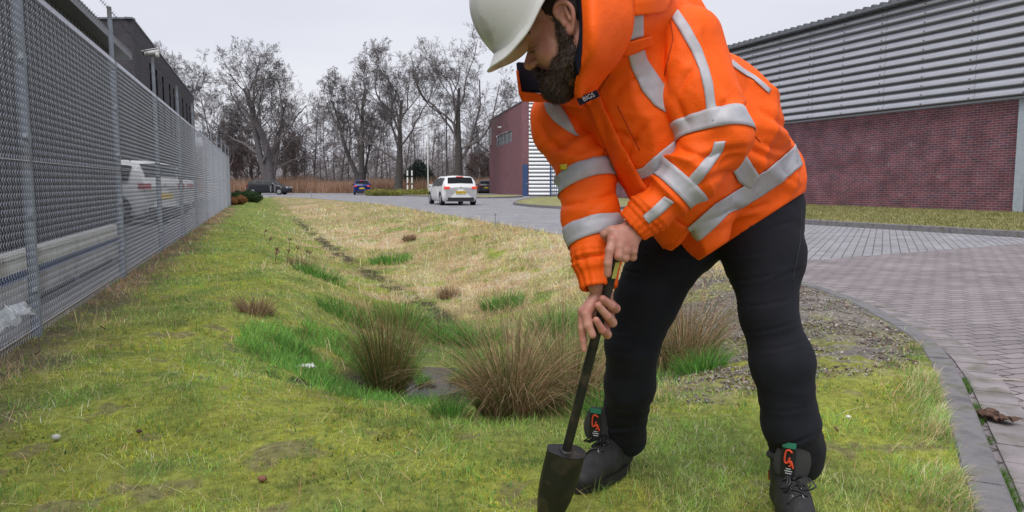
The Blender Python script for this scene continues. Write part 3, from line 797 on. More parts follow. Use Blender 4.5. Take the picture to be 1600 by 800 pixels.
# ------------------------------------------------------------ cars
M_lampred = mat('lamp_red', (.45, .02, .02), rough=.2, spec=.6)
M_lamplit = mat('lamp_red_lit', (.8, .06, .03), rough=.2)
_b = M_lamplit.node_tree.nodes['Principled BSDF']; _b.inputs['Emission Color'].default_value = (1, .12, .06, 1); _b.inputs['Emission Strength'].default_value = .12
M_lampclear = mat('lamp_clear', (.7, .72, .75), rough=.1, spec=.8)
M_plate = mat('plate_yellow', (.75, .50, .02), rough=.5)
M_rim = mat('wheel_rim', (.45, .46, .48), rough=.35, metal=.6)
M_trimblk = mat('car_trim', (.02, .02, .022), rough=.6)
def car(name, loc, heading, L, W, H, paint, label, style='hatch', plate=None, lit=True, group=None):
    """x = forward, origin under the middle of the rear axle line's ground centre; heading = angle of forward axis"""
    t = empty(name, loc, heading, label, 'car', group)
    prof = {'hatch': [(0, .50, .60), (.012, .56, .66), (.02, .60, .70), (.05, .66, .80), (.105, .66, .95), (.17, .66, .985), (.32, .655, 1.0), (.5, .65, .995), (.60, .645, .95), (.70, .64, .76), (.755, .635, .665), (.85, .60, .625), (.94, .54, .565), (.985, .44, .47), (1.0, .36, .40)],
            'estate': [(0, .52, .60), (.01, .58, .68), (.018, .62, .74), (.035, .66, .84), (.065, .665, .955), (.12, .665, .985), (.30, .66, 1.0), (.48, .65, .995), (.58, .645, .95), (.685, .64, .77), (.745, .635, .67), (.85, .60, .625), (.94, .54, .565), (.985, .44, .47), (1.0, .36, .40)]}[style]
    # denser stations
    ks = np.array(prof); S = np.unique(np.concatenate([ks[:, 0], np.linspace(0, 1, 41)]))
    belt = np.interp(S, ks[:, 0], ks[:, 1])*H; top = np.interp(S, ks[:, 0], ks[:, 2])*H
    hw = W/2*(1 - .14*(1-sstep(0, .07, S)) - .20*sstep(.86, 1.0, S)); rows = []
    wheel_s = (.165, .80); wr = .215*H
    def taper(z, b): return 1 - .30*np.clip((z-b)/(H-b), 0, 1)**1.15
    x = S*L
    for i in range(len(S)):
        b, tp, h = belt[i], top[i], hw[i]; gh = tp - b > .05*H
        zb = .13*H + .05*H*(S[i] < .04) + .05*H*(S[i] > .95)
        r = [(h*.86, zb), (h*.965, zb+.05*H), (h, .34*H), (h*.99, max(.36*H, b-.10*H)), (h*.965, b)]
        if gh: r += [(h*taper(b+(tp-b)*.5, b), b+(tp-b)*.5), (h*taper(tp, b)*1.0, tp-.035*H), (h*taper(tp, b)*.93, tp-.008*H), (0, tp+.012*H)]
        else: r += [(h*.93, b+.3*(tp-b)), (h*.86, b+.7*(tp-b)), (h*.7, tp), (0, tp+.008*H)]
        rows.append(r)
    nS, nR = len(S), len(rows[0]); V = []
    for sgn in (1, -1):
        for i in range(nS):
            for (y, z) in rows[i]: V.append((x[i], sgn*y, z))
    Fc = []
    for sg in (0, 1):
        o = sg*nS*nR
        for i in range(nS-1):
            for j in range(nR-1):
                q = [o+i*nR+j, o+(i+1)*nR+j, o+(i+1)*nR+j+1, o+i*nR+j+1]
                Fc.append(q if sg == 1 else q[::-1])
        e = [o+j for j in range(nR)]; Fc.append(e)
        e = [o+(nS-1)*nR+j for j in range(nR)]; Fc.append(e)
    # join rear and front caps across the middle
    Fc.append([nR-1-j for j in range(nR)] + [nS*nR+j for j in range(nR)])
    Fc.append([(nS-1)*nR+j for j in range(nR)] + [nS*nR+(nS-1)*nR+nR-1-j for j in range(nR)])
    Fc.append([i*nR for i in range(nS)] + [nS*nR+i*nR for i in range(nS)][::-1])
    body = mesh_np('body', V, Fc, paint, t, smooth=True)
    for p in body.data.polygons:
        if len(p.vertices) > 4: p.use_smooth = False
    def rowat(s, z, out=.012):
        b = np.interp(s, ks[:, 0], ks[:, 1])*H; h = W/2*float(1 - .14*(1-sstep(0, .07, s)) - .20*sstep(.86, 1.0, s))
        return h*float(taper(z, b))*(.967 if z < b+.01 else 1.0) + out
    # side windows
    def topz(s): return np.interp(s, ks[:, 0], ks[:, 2])*H
    def belz(s): return np.interp(s, ks[:, 0], ks[:, 1])*H
    for sgn in (1, -1):
        for (sa, sb) in ((.085, .20), (.215, .395), (.41, .635)):
            vv = []; n = 6
            for k in range(n+1):
                s = sa+(sb-sa)*k/n; z0 = belz(s)+.012*H; z1 = max(topz(s)-.065*H, z0+.004)
                vv += [(s*L, sgn*rowat(s, z0+.001), z0), (s*L, sgn*rowat(s, (z0+z1)/2, .016), (z0+z1)/2), (s*L, sgn*rowat(s, z1), z1)]
            ff = []
            for k in range(n):
                for j in range(2): ff.append([3*k+j, 3*k+3+j, 3*k+4+j, 3*k+1+j])
            mesh_np('window', vv, ff, M_glass, t, smooth=True)
    # rear glass and windscreen follow the slope
    def glass(sa, sb, nm, wfac=.9):
        vv = []; n = 6; m_ = 8
        for k in range(n+1):
            s = sa+(sb-sa)*k/n; z = topz(s); h = W/2*float(1 - .14*(1-sstep(0, .07, s)))*float(taper(z, belz(s)))*wfac*.93
            for j in range(m_+1):
                u = -1+2*j/m_; vv.append((s*L + (-.016 if sa < .3 else .016), u*h, z + .012*H*(1-abs(u)) - .006*H + .010))
        mesh_np(nm, vv, [[k*(m_+1)+j, (k+1)*(m_+1)+j, (k+1)*(m_+1)+j+1, k*(m_+1)+j+1] for k in range(n) for j in range(m_)], M_glass, t, smooth=True)
    r0 = ks[3, 0]*.55; glass(.018 if style == 'estate' else .026, ks[4, 0]-.004, 'rear_window', .95)
    glass(.615, .735, 'windscreen', .95)
    # dark skirt, bumper
    MB().box((-.03, -W*.37, .15*H), (.12, W*.37, .27*H)).build('bumper', M_trimblk, t); MB().box((L-.10, -W*.34, .15*H), (L-.0, W*.34, .24*H)).build('bumper', M_trimblk, t)
    for s in wheel_s:
        for sgn in (1, -1):
            yo = sgn*(W/2-.10)
            wm = MB(); wm.tube((s*L, yo-.10, wr), (s*L, yo+.10, wr), wr, n=20)
            wo = wm.build('wheel', M_tyre, t)
            rm = MB(); rm.tube((s*L, yo+sgn*.085, wr), (s*L, yo+sgn*.108, wr), wr*.66, wr*.6, n=16); rm.build('rim', M_rim, wo)
            ar = MB(); n = 12
            for k in range(n):
                a0, a1 = math.pi*k/n, math.pi*(k+1)/n; ro, ri = wr*1.22, wr*.98
                pts = [(s*L+ri*math.cos(a0), wr+ri*math.sin(a0)), (s*L+ro*math.cos(a0), wr+ro*math.sin(a0)), (s*L+ro*math.cos(a1), wr+ro*math.sin(a1)), (s*L+ri*math.cos(a1), wr+ri*math.sin(a1))]
                ar.quad(*[(p[0], sgn*(W/2+.006), p[1]) for p in pts])
            ar.build('wheel_arch', M_trimblk, t)
    lm = M_lamplit if lit else M_lampred
    for sgn in (1, -1):
        MB().box((-.02, sgn*W*.31, .555*H), (.16, sgn*W*.462, .635*H)).build('taillight', lm, t)
        MB().box((L-.22, sgn*W*.26, .45*H), (L-.045, sgn*W*.40, .535*H)).build('headlight', M_lampclear, t)
        mm = MB(); mm.box((L*.635, sgn*W*.47, .64*H), (L*.66, sgn*W*.59, .72*H)); mm.build('mirror', paint if style == 'estate' else M_trimblk, t)
    if lit: MB().box((.05*L, -.18, .955*H), (.06*L+.06, .18, .98*H)).build('brake_light', M_lamplit, t)
    po = MB().box((-.045, -.26, .40*H), (-.02, .26, .485*H)).build('licence_plate', M_plate, t)
    if plate:
        cu = bpy.data.curves.new('plate_text', 'FONT'); cu.body = plate; cu.size = .12; cu.align_x = 'CENTER'; cu.align_y = 'CENTER'
        tmp = bpy.data.objects.new('tmp', cu); COL.objects.link(tmp); bpy.context.view_layer.update(); me = bpy.data.meshes.new_from_object(tmp); bpy.data.objects.remove(tmp)
        to = bpy.data.objects.new('plate_text', me); COL.objects.link(to); to.parent = po; me.materials.clear(); me.materials.append(M_black)
        to.location = (-.049, 0, .443*H); to.rotation_euler = (math.pi/2, 0, -math.pi/2)
    MB().tube((-.03, 0, .60*H), (-.02, 0, .60*H), .05, n=12).build('badge', M_rim, t)
    if style == 'estate':
        for sgn in (1, -1):
            r_ = MB(); r_.tube((.12*L, sgn*W*.33, 1.02*H), (.52*L, sgn*W*.33, 1.02*H), .018, n=6); r_.tube((.12*L, sgn*W*.33, .98*H), (.12*L, sgn*W*.33, 1.02*H), .018, n=6); r_.tube((.52*L, sgn*W*.33, .98*H), (.52*L, sgn*W*.33, 1.02*H), .018, n=6)
            r_.build('roof_rail', M_trimblk, t)
    return t
def paint(name, c, rough=.38): return mat(name, c, rough=rough, coat=.25, spec=.4)
P_white = paint('paint_white', (.80, .81, .82)); P_blue = paint('paint_blue', (.012, .03, .20)); P_dark = paint('paint_dark', (.018, .02, .026)); P_silver = paint('paint_silver', (.42, .44, .47))
g = G(709, 320.5, ROAD_Z); h_w = R(90+16.5)
car('parked_car' if False else 'estate_car', (-2.55, 37.2, ROAD_Z), h_w, 4.56, 1.80, 1.48, P_white, 'white estate car with lit brake lights driving away on the paved road', 'estate', '38-XKT-6')
car('small_car', (-14.95, 74.5, ROAD_Z), R(90+11.5), 3.6, 1.64, 1.48, P_blue, 'small blue hatchback with red lights on, far down the road', 'hatch', None)
car('dark_car', (-26.9, 76.5, ROAD_Z), R(-2), 4.25, 1.76, 1.52, P_dark, 'dark hatchback seen from the side, crossing in front of the reeds', 'hatch', lit=False)
car('parked_car', (-3.0, 87.0, ROAD_Z), R(95), 4.3, 1.78, 1.50, paint('paint_grey', (.06, .065, .08)), 'grey car partly hidden by the corner of the purple brick building', 'hatch', lit=False)
# white cars in the yard behind the fence
lab = ['white car nearest in the yard row behind the fence', 'second white car in the yard row behind the fence', 'farthest white car in the yard row behind the fence']
for k, (x, y, hd_, st) in enumerate([(-9.1, 19.6, R(170), 'estate'), (-10.1, 22.5, R(170), 'hatch'), (-11.1, 25.4, R(170), 'hatch')]):
    car('white_car', (x, y, -.04), hd_, 4.4, 1.82, 1.66, P_white, lab[k], st, None, False, 'white cars parked behind the fence')

# ------------------------------------------------------------ poles and signs across the road
def pole(name, px, ybase, ytop, r, m, label, cat, Y=None):
    p = PY(px, ybase, Y); q = PY(px, ytop, Y); t = MB(); t.tube((0, 0, -.1 - p[2]), (0, 0, q[2]), r, r*.6, 10)
    t.tube((0, 0, -.06), (0, 0, .15), r*1.9, r*1.9, 10)
    o = t.build(name, m); o.location = (p[0], p[1], 0); tag(o, label, cat); return o
pole('flagpole', 669, 298, 180, .06, M_white, 'tall thin white pole standing by the low hedge', 'pole', 72)
pole('lamp_post', 698.5, 300, 178, .08, mat('dark_steel', (.03, .03, .035), rough=.5), 'slim dark lamp post between the two big right trees', 'lamp post', 78)
for k, px in enumerate((637, 644)):
    p = PY(px, 303, 75); t = empty('striped_post', (p[0], p[1], 0), 0, ['white post with black bands, left of the pair by the hedge', 'white post with black bands, right of the pair by the hedge'][k], 'post', 'pair of banded posts')
    MB().box((-.07, -.05, -.1), (.07, .05, 2.5)).build('post', M_white, t)
    for z in (.3, .95, 1.7, 2.38): MB().box((-.074, -.055, z), (.074, .055, z+.16)).build('band', M_trimblk, t)
for k, (px, py, hh) in enumerate([(774, 355, .30), (487, 308.5, .50)]):
    p = G(px, py); t = MB(); t.tube((0, 0, -.05), (0, 0, hh), .012 if k == 0 else .03, n=6); t.tube((0, 0, hh), (0, 0, hh+.02), .035 if k == 0 else .05, n=8)
    o = t.build('marker_peg', M_galv); o.location = (p[0], p[1], 0)
    tag(o, ['short thin metal peg at the lawn edge below the white car', 'thin grey marker post at the far lawn edge beside the road'][k], 'peg')

# ------------------------------------------------------------ bare trees
M_bark = mat('bark', (.075, .068, .066), rough=.95, var=.35, vscale=6, bump=.9, bscale=14)
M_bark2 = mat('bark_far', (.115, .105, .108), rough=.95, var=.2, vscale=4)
M_twig = mat('twigs', (.155, .138, .14), rough=.95)
M_twigred = mat('twigs_reddish', (.17, .122, .115), rough=.95)
def grow(seed, height, trunk_r, lean=(0, 0), levels=None, clear=.3, fork=None, up=.08, gnarl=.17, spread=(35, 75), trunk_frac=.62, minr=.010):
    """level by level vectorised branching; returns segs per level [(p0,p1,r0,r1)]"""
    rg = np.random.default_rng(seed); out = []
    levels = levels or [(11, 9, .52), (8, 7, .50), (6, 6, .48), (4, 5, .50), (3, 0, 0)]
    base = np.zeros((1, 3)); d = np.array([[lean[0], lean[1], 1.0]]); d /= np.linalg.norm(d); Ln = np.array([height*trunk_frac]); rad = np.array([trunk_r])
    if fork:
        base = np.repeat(base, len(fork), 0); d = np.array([[f[0], f[1], 1.0] for f in fork]); d /= np.linalg.norm(d, axis=1, keepdims=True)
        Ln = np.array([f[2]*height for f in fork]); rad = np.array([f[3]*trunk_r for f in fork])
    for lv, (nseg, nch, ratio) in enumerate(levels):
        N = len(base); nodes = np.zeros((N, nseg+1, 3)); nodes[:, 0] = base; dd = d.copy(); dirs = np.zeros((N, nseg, 3))
        jit = gnarl*(.25 if lv == 0 and not fork else (.4 if lv == 0 else (1.0 if lv < 3 else .6)))
        rr = np.zeros((N, nseg+1)); endf = (.22 if lv == 0 else .3)
        for k in range(nseg):
            dd = dd + jit*rg.normal(size=(N, 3)) + np.array([0, 0, up*(0.3 if lv == 0 else 1)])*(1 if lv < 3 else .4)
            dd /= np.linalg.norm(dd, axis=1, keepdims=True); dirs[:, k] = dd
            nodes[:, k+1] = nodes[:, k] + dd*(Ln/nseg)[:, None]
        tt_ = np.linspace(0, 1, nseg+1); rr = rad[:, None]*(1-(1-endf)*tt_[None, :]**.9); rr = np.maximum(rr, minr)
        if lv == 0: rr[:, 0] *= 1.35
        out.append((nodes[:, :-1].reshape(-1, 3), nodes[:, 1:].reshape(-1, 3), rr[:, :-1].ravel(), rr[:, 1:].ravel()))
        if nch == 0: break
        lo = clear if lv == 0 else .22
        t = lo + (1-lo)*(np.arange(nch)[None, :] + rg.random((N, nch)))/nch; t = np.minimum(t, .995)
        kk = np.minimum((t*nseg).astype(int), nseg-1); fr = t*nseg-kk; ii = np.arange(N)[:, None]
        b = nodes[ii, kk]*(1-fr[..., None]) + nodes[ii, kk+1]*fr[..., None]; pd = dirs[ii, kk]
        u = rg.normal(size=(N, nch, 3)); u -= pd*np.sum(u*pd, -1, keepdims=True); u /= np.linalg.norm(u, axis=-1, keepdims=True)
        ang = np.radians(rg.uniform(spread[0], spread[1], (N, nch)) if lv == 0 else rg.uniform(28, 62, (N, nch)))*(1-.45*t if lv == 0 else 1)
        cd = pd*np.cos(ang)[..., None] + u*np.sin(ang)[..., None]
        cl = Ln[:, None]*ratio*(1.12-.42*t)*rg.uniform(.75, 1.15, (N, nch)) if lv == 0 else Ln[:, None]*ratio*(1.2-.55*t)*rg.uniform(.6, 1.2, (N, nch))
        pr = rad[:, None]*(1-(1-endf)*t**.9); cr = pr*rg.uniform(.34, .56, (N, nch))
        # the leader carries on past its own tip
        base = b.reshape(-1, 3); d = cd.reshape(-1, 3); Ln = cl.ravel(); rad = cr.ravel()
    return out
def bare_tree(name, loc, seed, height, trunk_r, label, group, bark=M_bark, twig=M_twig, rz=0.0, nthick=2, **kw):
    t = empty(name, loc, rz, label, 'tree', group)
    lv = grow(seed, height, trunk_r, **kw)
    l0 = lv[0]; l0 = (l0[0], l0[1] + (l0[1]-l0[0])/np.linalg.norm(l0[1]-l0[0], axis=1, keepdims=True)*(l0[3]*.35)[:, None], l0[2], l0[3]*.97); Vt, Ft = tubes_np(*l0, n=11); mesh_np('trunk', Vt, Ft, bark, t, smooth=True)
    vs = []; fs = []; n0 = 0
    for k, l in enumerate(lv[1:]):
        v_, f_ = tubes_np(*l, n=6 if k == 0 else (4 if k == 1 else 3)); vs.append(v_); fs.append((f_, n0)); n0 += len(v_)
    Fq = np.concatenate([f_+o for f_, o in fs]); mesh_np('crown', np.concatenate(vs), Fq, twig, t)
    return t
oak = [(12, 10, .82), (10, 9, .44), (7, 6, .48), (5, 5, .58), (3, 3, .75), (2, 0, 0)]
GB = 'large bare trees along the far side of the road'
def at(px, Y): return ((px-800)/F_PX*Y, Y, -.1)
bare_tree('oak_tree', at(623, 80), 21, 16.2, .50, 'tall bare tree with ivy-dark trunk, left of the white pole', GB, clear=.33, levels=oak, lean=(-.01, 0), spread=(40, 80))
bare_tree('oak_tree', at(716, 78), 34, 17.6, .56, 'tall wide bare tree standing behind the white estate car', GB, clear=.28, levels=oak, lean=(.02, 0), spread=(40, 80))
bare_tree('oak_tree', at(566, 84), 45, 13.6, .42, 'bare tree with forked leaning trunks behind the small blue car', GB, clear=.3, levels=[(10, 8, .55)]+oak[1:], fork=[(.04, 0, .85, 1.0), (-.30, .1, .80, .8), (.16, .1, .6, .5)])
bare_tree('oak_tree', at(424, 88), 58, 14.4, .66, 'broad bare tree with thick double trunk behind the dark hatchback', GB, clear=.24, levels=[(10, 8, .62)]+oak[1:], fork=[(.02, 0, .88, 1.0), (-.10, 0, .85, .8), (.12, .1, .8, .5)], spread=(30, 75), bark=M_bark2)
bare_tree('bare_tree', at(800, 96), 67, 14.2, .42, 'bare tree whose branches reach over the purple brick building', GB, clear=.25, levels=oak, spread=(40, 85))
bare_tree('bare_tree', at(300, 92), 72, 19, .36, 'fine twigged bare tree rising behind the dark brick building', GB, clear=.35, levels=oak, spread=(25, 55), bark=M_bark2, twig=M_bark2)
bare_tree('bare_tree', at(357, 90), 77, 13, .34, 'low spreading bare tree at the end of the fence', GB, clear=.2, levels=oak, spread=(35, 80))
bare_tree('bare_tree', at(872, 100), 81, 15.5, .40, 'bare tree behind the brick building, mostly hidden by the worker', GB, clear=.3, levels=oak, spread=(40, 80))

# slim trees of the wood behind: four kinds, copied
slim = []
slv = [(14, 34, .22), (4, 6, .42), (3, 3, .5), (2, 0, 0)]
for k in range(4):
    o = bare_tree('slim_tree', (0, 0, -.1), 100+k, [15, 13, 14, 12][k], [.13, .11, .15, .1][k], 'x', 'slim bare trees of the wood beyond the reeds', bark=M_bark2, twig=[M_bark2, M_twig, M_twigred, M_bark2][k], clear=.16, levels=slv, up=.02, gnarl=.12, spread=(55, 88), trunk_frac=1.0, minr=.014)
    slim.append(o)
sp_ = [(236, 112), (322, 118), (338, 104), (372, 100), (389, 110), (404, 98), (447, 105), (458, 97), (466, 112), (477, 101), (491, 108), (503, 99), (512, 116), (524, 104), (534, 110), (546, 101), (556, 113), (577, 100), (587, 108), (597, 98),
       (606, 115), (612, 104), (634, 102), (641, 112), (651, 106), (661, 118), (676, 101), (684, 110), (692, 104), (703, 98), (711, 114), (727, 104), (735, 110), (744, 100), (755, 112), (768, 106), (785, 115)]
slim_objs = []
for k, (px, Y) in enumerate(sp_):
    o = slim[k % 4] if k < 4 else copy_tree(slim[k % 4])
    slim_objs.append(o)
    x, y, z = at(px, Y); o.location = (x, y, -.1); o.rotation_euler = (0, 0, k*1.7); s = random.uniform(.72, 1.02) * (.8 if px > 600 else 1); o.scale = (s*1.1, s*1.1, s)
ORD = ['first', 'second', 'third', 'fourth', 'fifth', 'sixth', 'seventh', 'eighth', 'ninth', 'tenth', 'eleventh', 'twelfth']
zones_ = [(0, 418, 'slim bare tree from the fence end rightwards'), (418, 520, 'slim bare tree rightwards from the dark hatchback'), (520, 570, 'slim bare tree in the gap left of the blue car'), (570, 625, 'slim bare tree between blue car and ivy-dark trunk'),
          (625, 672, 'slim bare tree between banded posts and white pole'), (672, 725, 'slim bare tree near the slim lamp post'), (725, 900, 'slim bare tree beside the purple brick building')]
cnt_ = {}
for (px, Y), o in sorted(zip(sp_, slim_objs), key=lambda q: q[0][0]):
    z = [q for q in zones_ if q[0] <= px < q[1]][0]; k = cnt_.get(z[2], 0); cnt_[z[2]] = k+1; o['label'] = ORD[k] + ' ' + z[2] + ', counted from the left'
# dense reddish-brown bushy trees on the left of the wood
dlv = [(8, 12, .6), (6, 8, .55), (5, 8, .5), (3, 6, .5), (2, 0, 0)]
bush = []
for k in range(2):
    bush.append(bare_tree('bushy_tree', (0, 0, -.1), 200+k, 9.5, .22, 'x', 'dense reddish brown trees behind the black car', bark=M_twig, twig=M_twigred, clear=.06, levels=dlv, up=.10, gnarl=.16, spread=(25, 70), minr=.016))
for k, (px, Y, s) in enumerate([(348, 108, .95), (372, 99, 1.15), (396, 103, 1.2), (444, 100, 1.15), (462, 106, .95), (738, 103, .62), (752, 98, .7), (766, 104, .75), (338, 96, .6), (326, 100, .8)]):
    o = bush[k % 2] if k < 2 else copy_tree(bush[k % 2])
    o.location = at(px, Y); o.rotation_euler = (0, 0, k*2.1); o.scale = (s, s, s)
    o['group'] = 'dense bushy trees at the wood edge'
    o['label'] = {348: 'bushy brown tree by the fence end, behind the lowest twigs', 372: 'tall bushy tree just right of the fence end', 396: 'tallest dense bushy tree, left of the broad double trunk', 444: 'dense bushy tree just right of the broad double trunk', 462: 'smaller dense bushy tree at the right end of the dark hatchback',
                  738: 'leftmost low reddish bush right of the estate car', 752: 'middle low reddish bush beside the purple brick building', 766: 'low reddish bush touching the purple brick building', 338: 'low bushy tree hidden by the last fence bay', 326: 'bushy tree behind the dark brick building end'}[px]

# far-off wood that reads as one mass
n = 1250; yy_ = rng.uniform(125, 190, n); pxs = rng.uniform(150, 1000, n); xx_ = (pxs-800)/F_PX*yy_
hgt = rng.uniform(5, 11, n)*(.8+.4*vnoise(np.stack([xx_*.08, yy_*0, yy_*0], 1)))
b0 = np.stack([xx_, yy_, np.zeros(n)], 1); b1 = b0 + np.stack([rng.normal(0, .8, n), rng.normal(0, .8, n), hgt], 1)
k3 = 26; tpos = rng.uniform(.15, 1, (n, k3)); s0 = b0[:, None]*(1-tpos[..., None]) + b1[:, None]*tpos[..., None]
dr_ = np.stack([rng.normal(0, 1.1, (n, k3)), rng.normal(0, 1, (n, k3)), rng.uniform(.1, 1.6, (n, k3))], -1)*(1.25-tpos[..., None])*1.0
sa = s0.reshape(-1, 3); sb = (s0+dr_).reshape(-1, 3)
Vw, Fw = tubes_np(np.concatenate([b0, sa]), np.concatenate([b1, sb]), np.concatenate([np.full(n, .10), np.full(len(sa), .03)]), np.concatenate([np.full(n, .03), np.full(len(sa), .015)]), 3)
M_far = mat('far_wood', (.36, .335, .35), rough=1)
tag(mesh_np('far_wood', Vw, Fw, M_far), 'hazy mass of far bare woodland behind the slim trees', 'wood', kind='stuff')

# dark evergreen behind the posts, low hedge, juniper
def leaf_cloud(name, centers, radii, n, size, col, parent=None, jitter=.25, flat=1.0, seed=1):
    rg = np.random.default_rng(seed); centers = np.array(centers, float); radii = np.array(radii, float)
    w = radii.prod(1)**(2/3); ci = rg.choice(len(centers), n, p=w/w.sum())
    d = rg.normal(size=(n, 3)); d /= np.linalg.norm(d, axis=1, keepdims=True); rr = rg.uniform(.55, 1.05, n)**.6
    p = centers[ci] + d*radii[ci]*rr[:, None]
    p += (fbm2(p[:, 0]*1.0+p[:, 2], p[:, 1]+p[:, 2], 1.3/size*.12, 2, 4.0)-.5)[:, None]*d*size*3
    a = rg.normal(size=(n, 3)); a /= np.linalg.norm(a, axis=1, keepdims=True); b = np.cross(a, d+.3*rg.normal(size=(n, 3))); b /= np.linalg.norm(b, axis=1, keepdims=True)+1e-9
    s = size*rg.uniform(.6, 1.3, n)[:, None]
    V = np.stack([p-a*s, p+b*s*.45, p+a*s, p-b*s*.45], 1).reshape(-1, 3)
    F = np.arange(4*n).reshape(-1, 4)
    cc = np.array(col)[None]*(1 + jitter*(rg.random((n, 1))*2-1))*(.7+.6*vnoise(p*1.1+7)[:, None])
    return mesh_np(name, V, F, M_blade, parent, col=np.repeat(cc, 4, 0))
t = empty('evergreen_tree', at(655, 92), 0, 'small dark rounded evergreen between the striped posts and white pole', 'tree')
MB().tube((0, 0, 0), (0, 0, 2.5), .12, .06, 8).build('trunk', M_bark, t)
leaf_cloud('crown', [(0, 0, 1.4), (.1, 0, 2.5), (-.5, 0, 1.9), (.7, .2, 1.6), (0, 0, 3.3)], [(2.0, 1.6, 1.4), (1.5, 1.3, 1.2), (1.5, 1.3, 1.3), (1.5, 1.3, 1.3), (.8, .8, .9)], 9000, .12, (.035, .055, .045), t, seed=3)
t = empty('hedge', at(635, 68.5), 0, 'low yellow green hedge on the far island beside the white pole', 'hedge')
leaf_cloud('foliage', [(k*.55-3.2, .3*math.sin(k*2.2), .30) for k in range(15)], [(.65, .75, .36+.05*math.sin(k*3)) for k in range(15)], 9000, .08, (.27, .27, .07), t, seed=5)
p_ = fpt(42, -.9); t = empty('juniper_bush', (p_[0]-.35, 42, 0), 0, 'dark green juniper bush at the far end of the fence', 'bush')
leaf_cloud('foliage', [(-.2, 0, .28), (.3, .2, .3), (-.5, .5, .34), (-.1, 1.0, .38), (.3, .9, .25)], [(.42, .5, .30)]*5, 6000, .05, (.045, .085, .03), t, seed=6)
p_ = fpt(36.5, -.35); t = empty('brown_bush', (p_[0]-.2, 36.5, 0), 0, 'small orange brown bush in front of the dark juniper', 'bush')
leaf_cloud('foliage', [(0, 0, .18), (.2, .4, .22)], [(.25, .4, .2)]*2, 2500, .05, (.30, .15, .06), t, seed=7)
# ------------------------------------------------------------ signed distance modelling for the person
def cap(a, b, ra, rb=None, k=.02, flat=None):
    return ('c', np.array(a, float), np.array(b, float), ra, ra if rb is None else rb, k, flat)
def ell(c, r, M=None, k=.02):
    return ('e', np.array(c, float), np.array(r, float), None if M is None else np.array(M, float), None, k, None)
def prim_d(pr, p):
    if pr[0] == 'c':
        _, a, b, ra, rb, k, flat = pr
        q = p - a; ab = b - a
        if flat is not None:
            w, s = flat; w = np.array(w, float); w = w/np.linalg.norm(w)
            q = q + (s-1)*np.outer(q@w, w); ab = ab + (s-1)*(ab@w)*w
        t = np.clip(q@ab/max(ab@ab, 1e-12), 0, 1)
        return np.linalg.norm(q - t[:, None]*ab, axis=1) - (ra + (rb-ra)*t)
    _, c, r, M, _, k, _ = pr
    q = p - c
    if M is not None: q = q@M          # M columns are the axes
    k0 = np.linalg.norm(q/r, axis=1); k1_ = np.linalg.norm(q/(r*r), axis=1) + 1e-9
    return np.where(k0 < 1e-6, -r.min(), k0*(k0-1)/k1_)
def smin(a, b, k):
    if k <= 1e-5: return np.minimum(a, b)
    h = np.clip(.5 + .5*(b-a)/k, 0, 1)
    return b*(1-h) + a*h - k*h*(1-h)
class SDF:
    def __init__(s, prims, cuts=(), subs=()): s.p = prims; s.cuts = cuts; s.subs = subs
    def __call__(s, x):
        d = None
        for pr in s.p:
            v = prim_d(pr, x); d = v if d is None else smin(d, v, pr[5])
        for (pt, n) in s.cuts:
            v = (x - pt)@n; d = -smin(-d, -v, .006)
        for pr in s.subs:
            v = -prim_d(pr, x); d = -smin(-d, -v, pr[5])
        return d
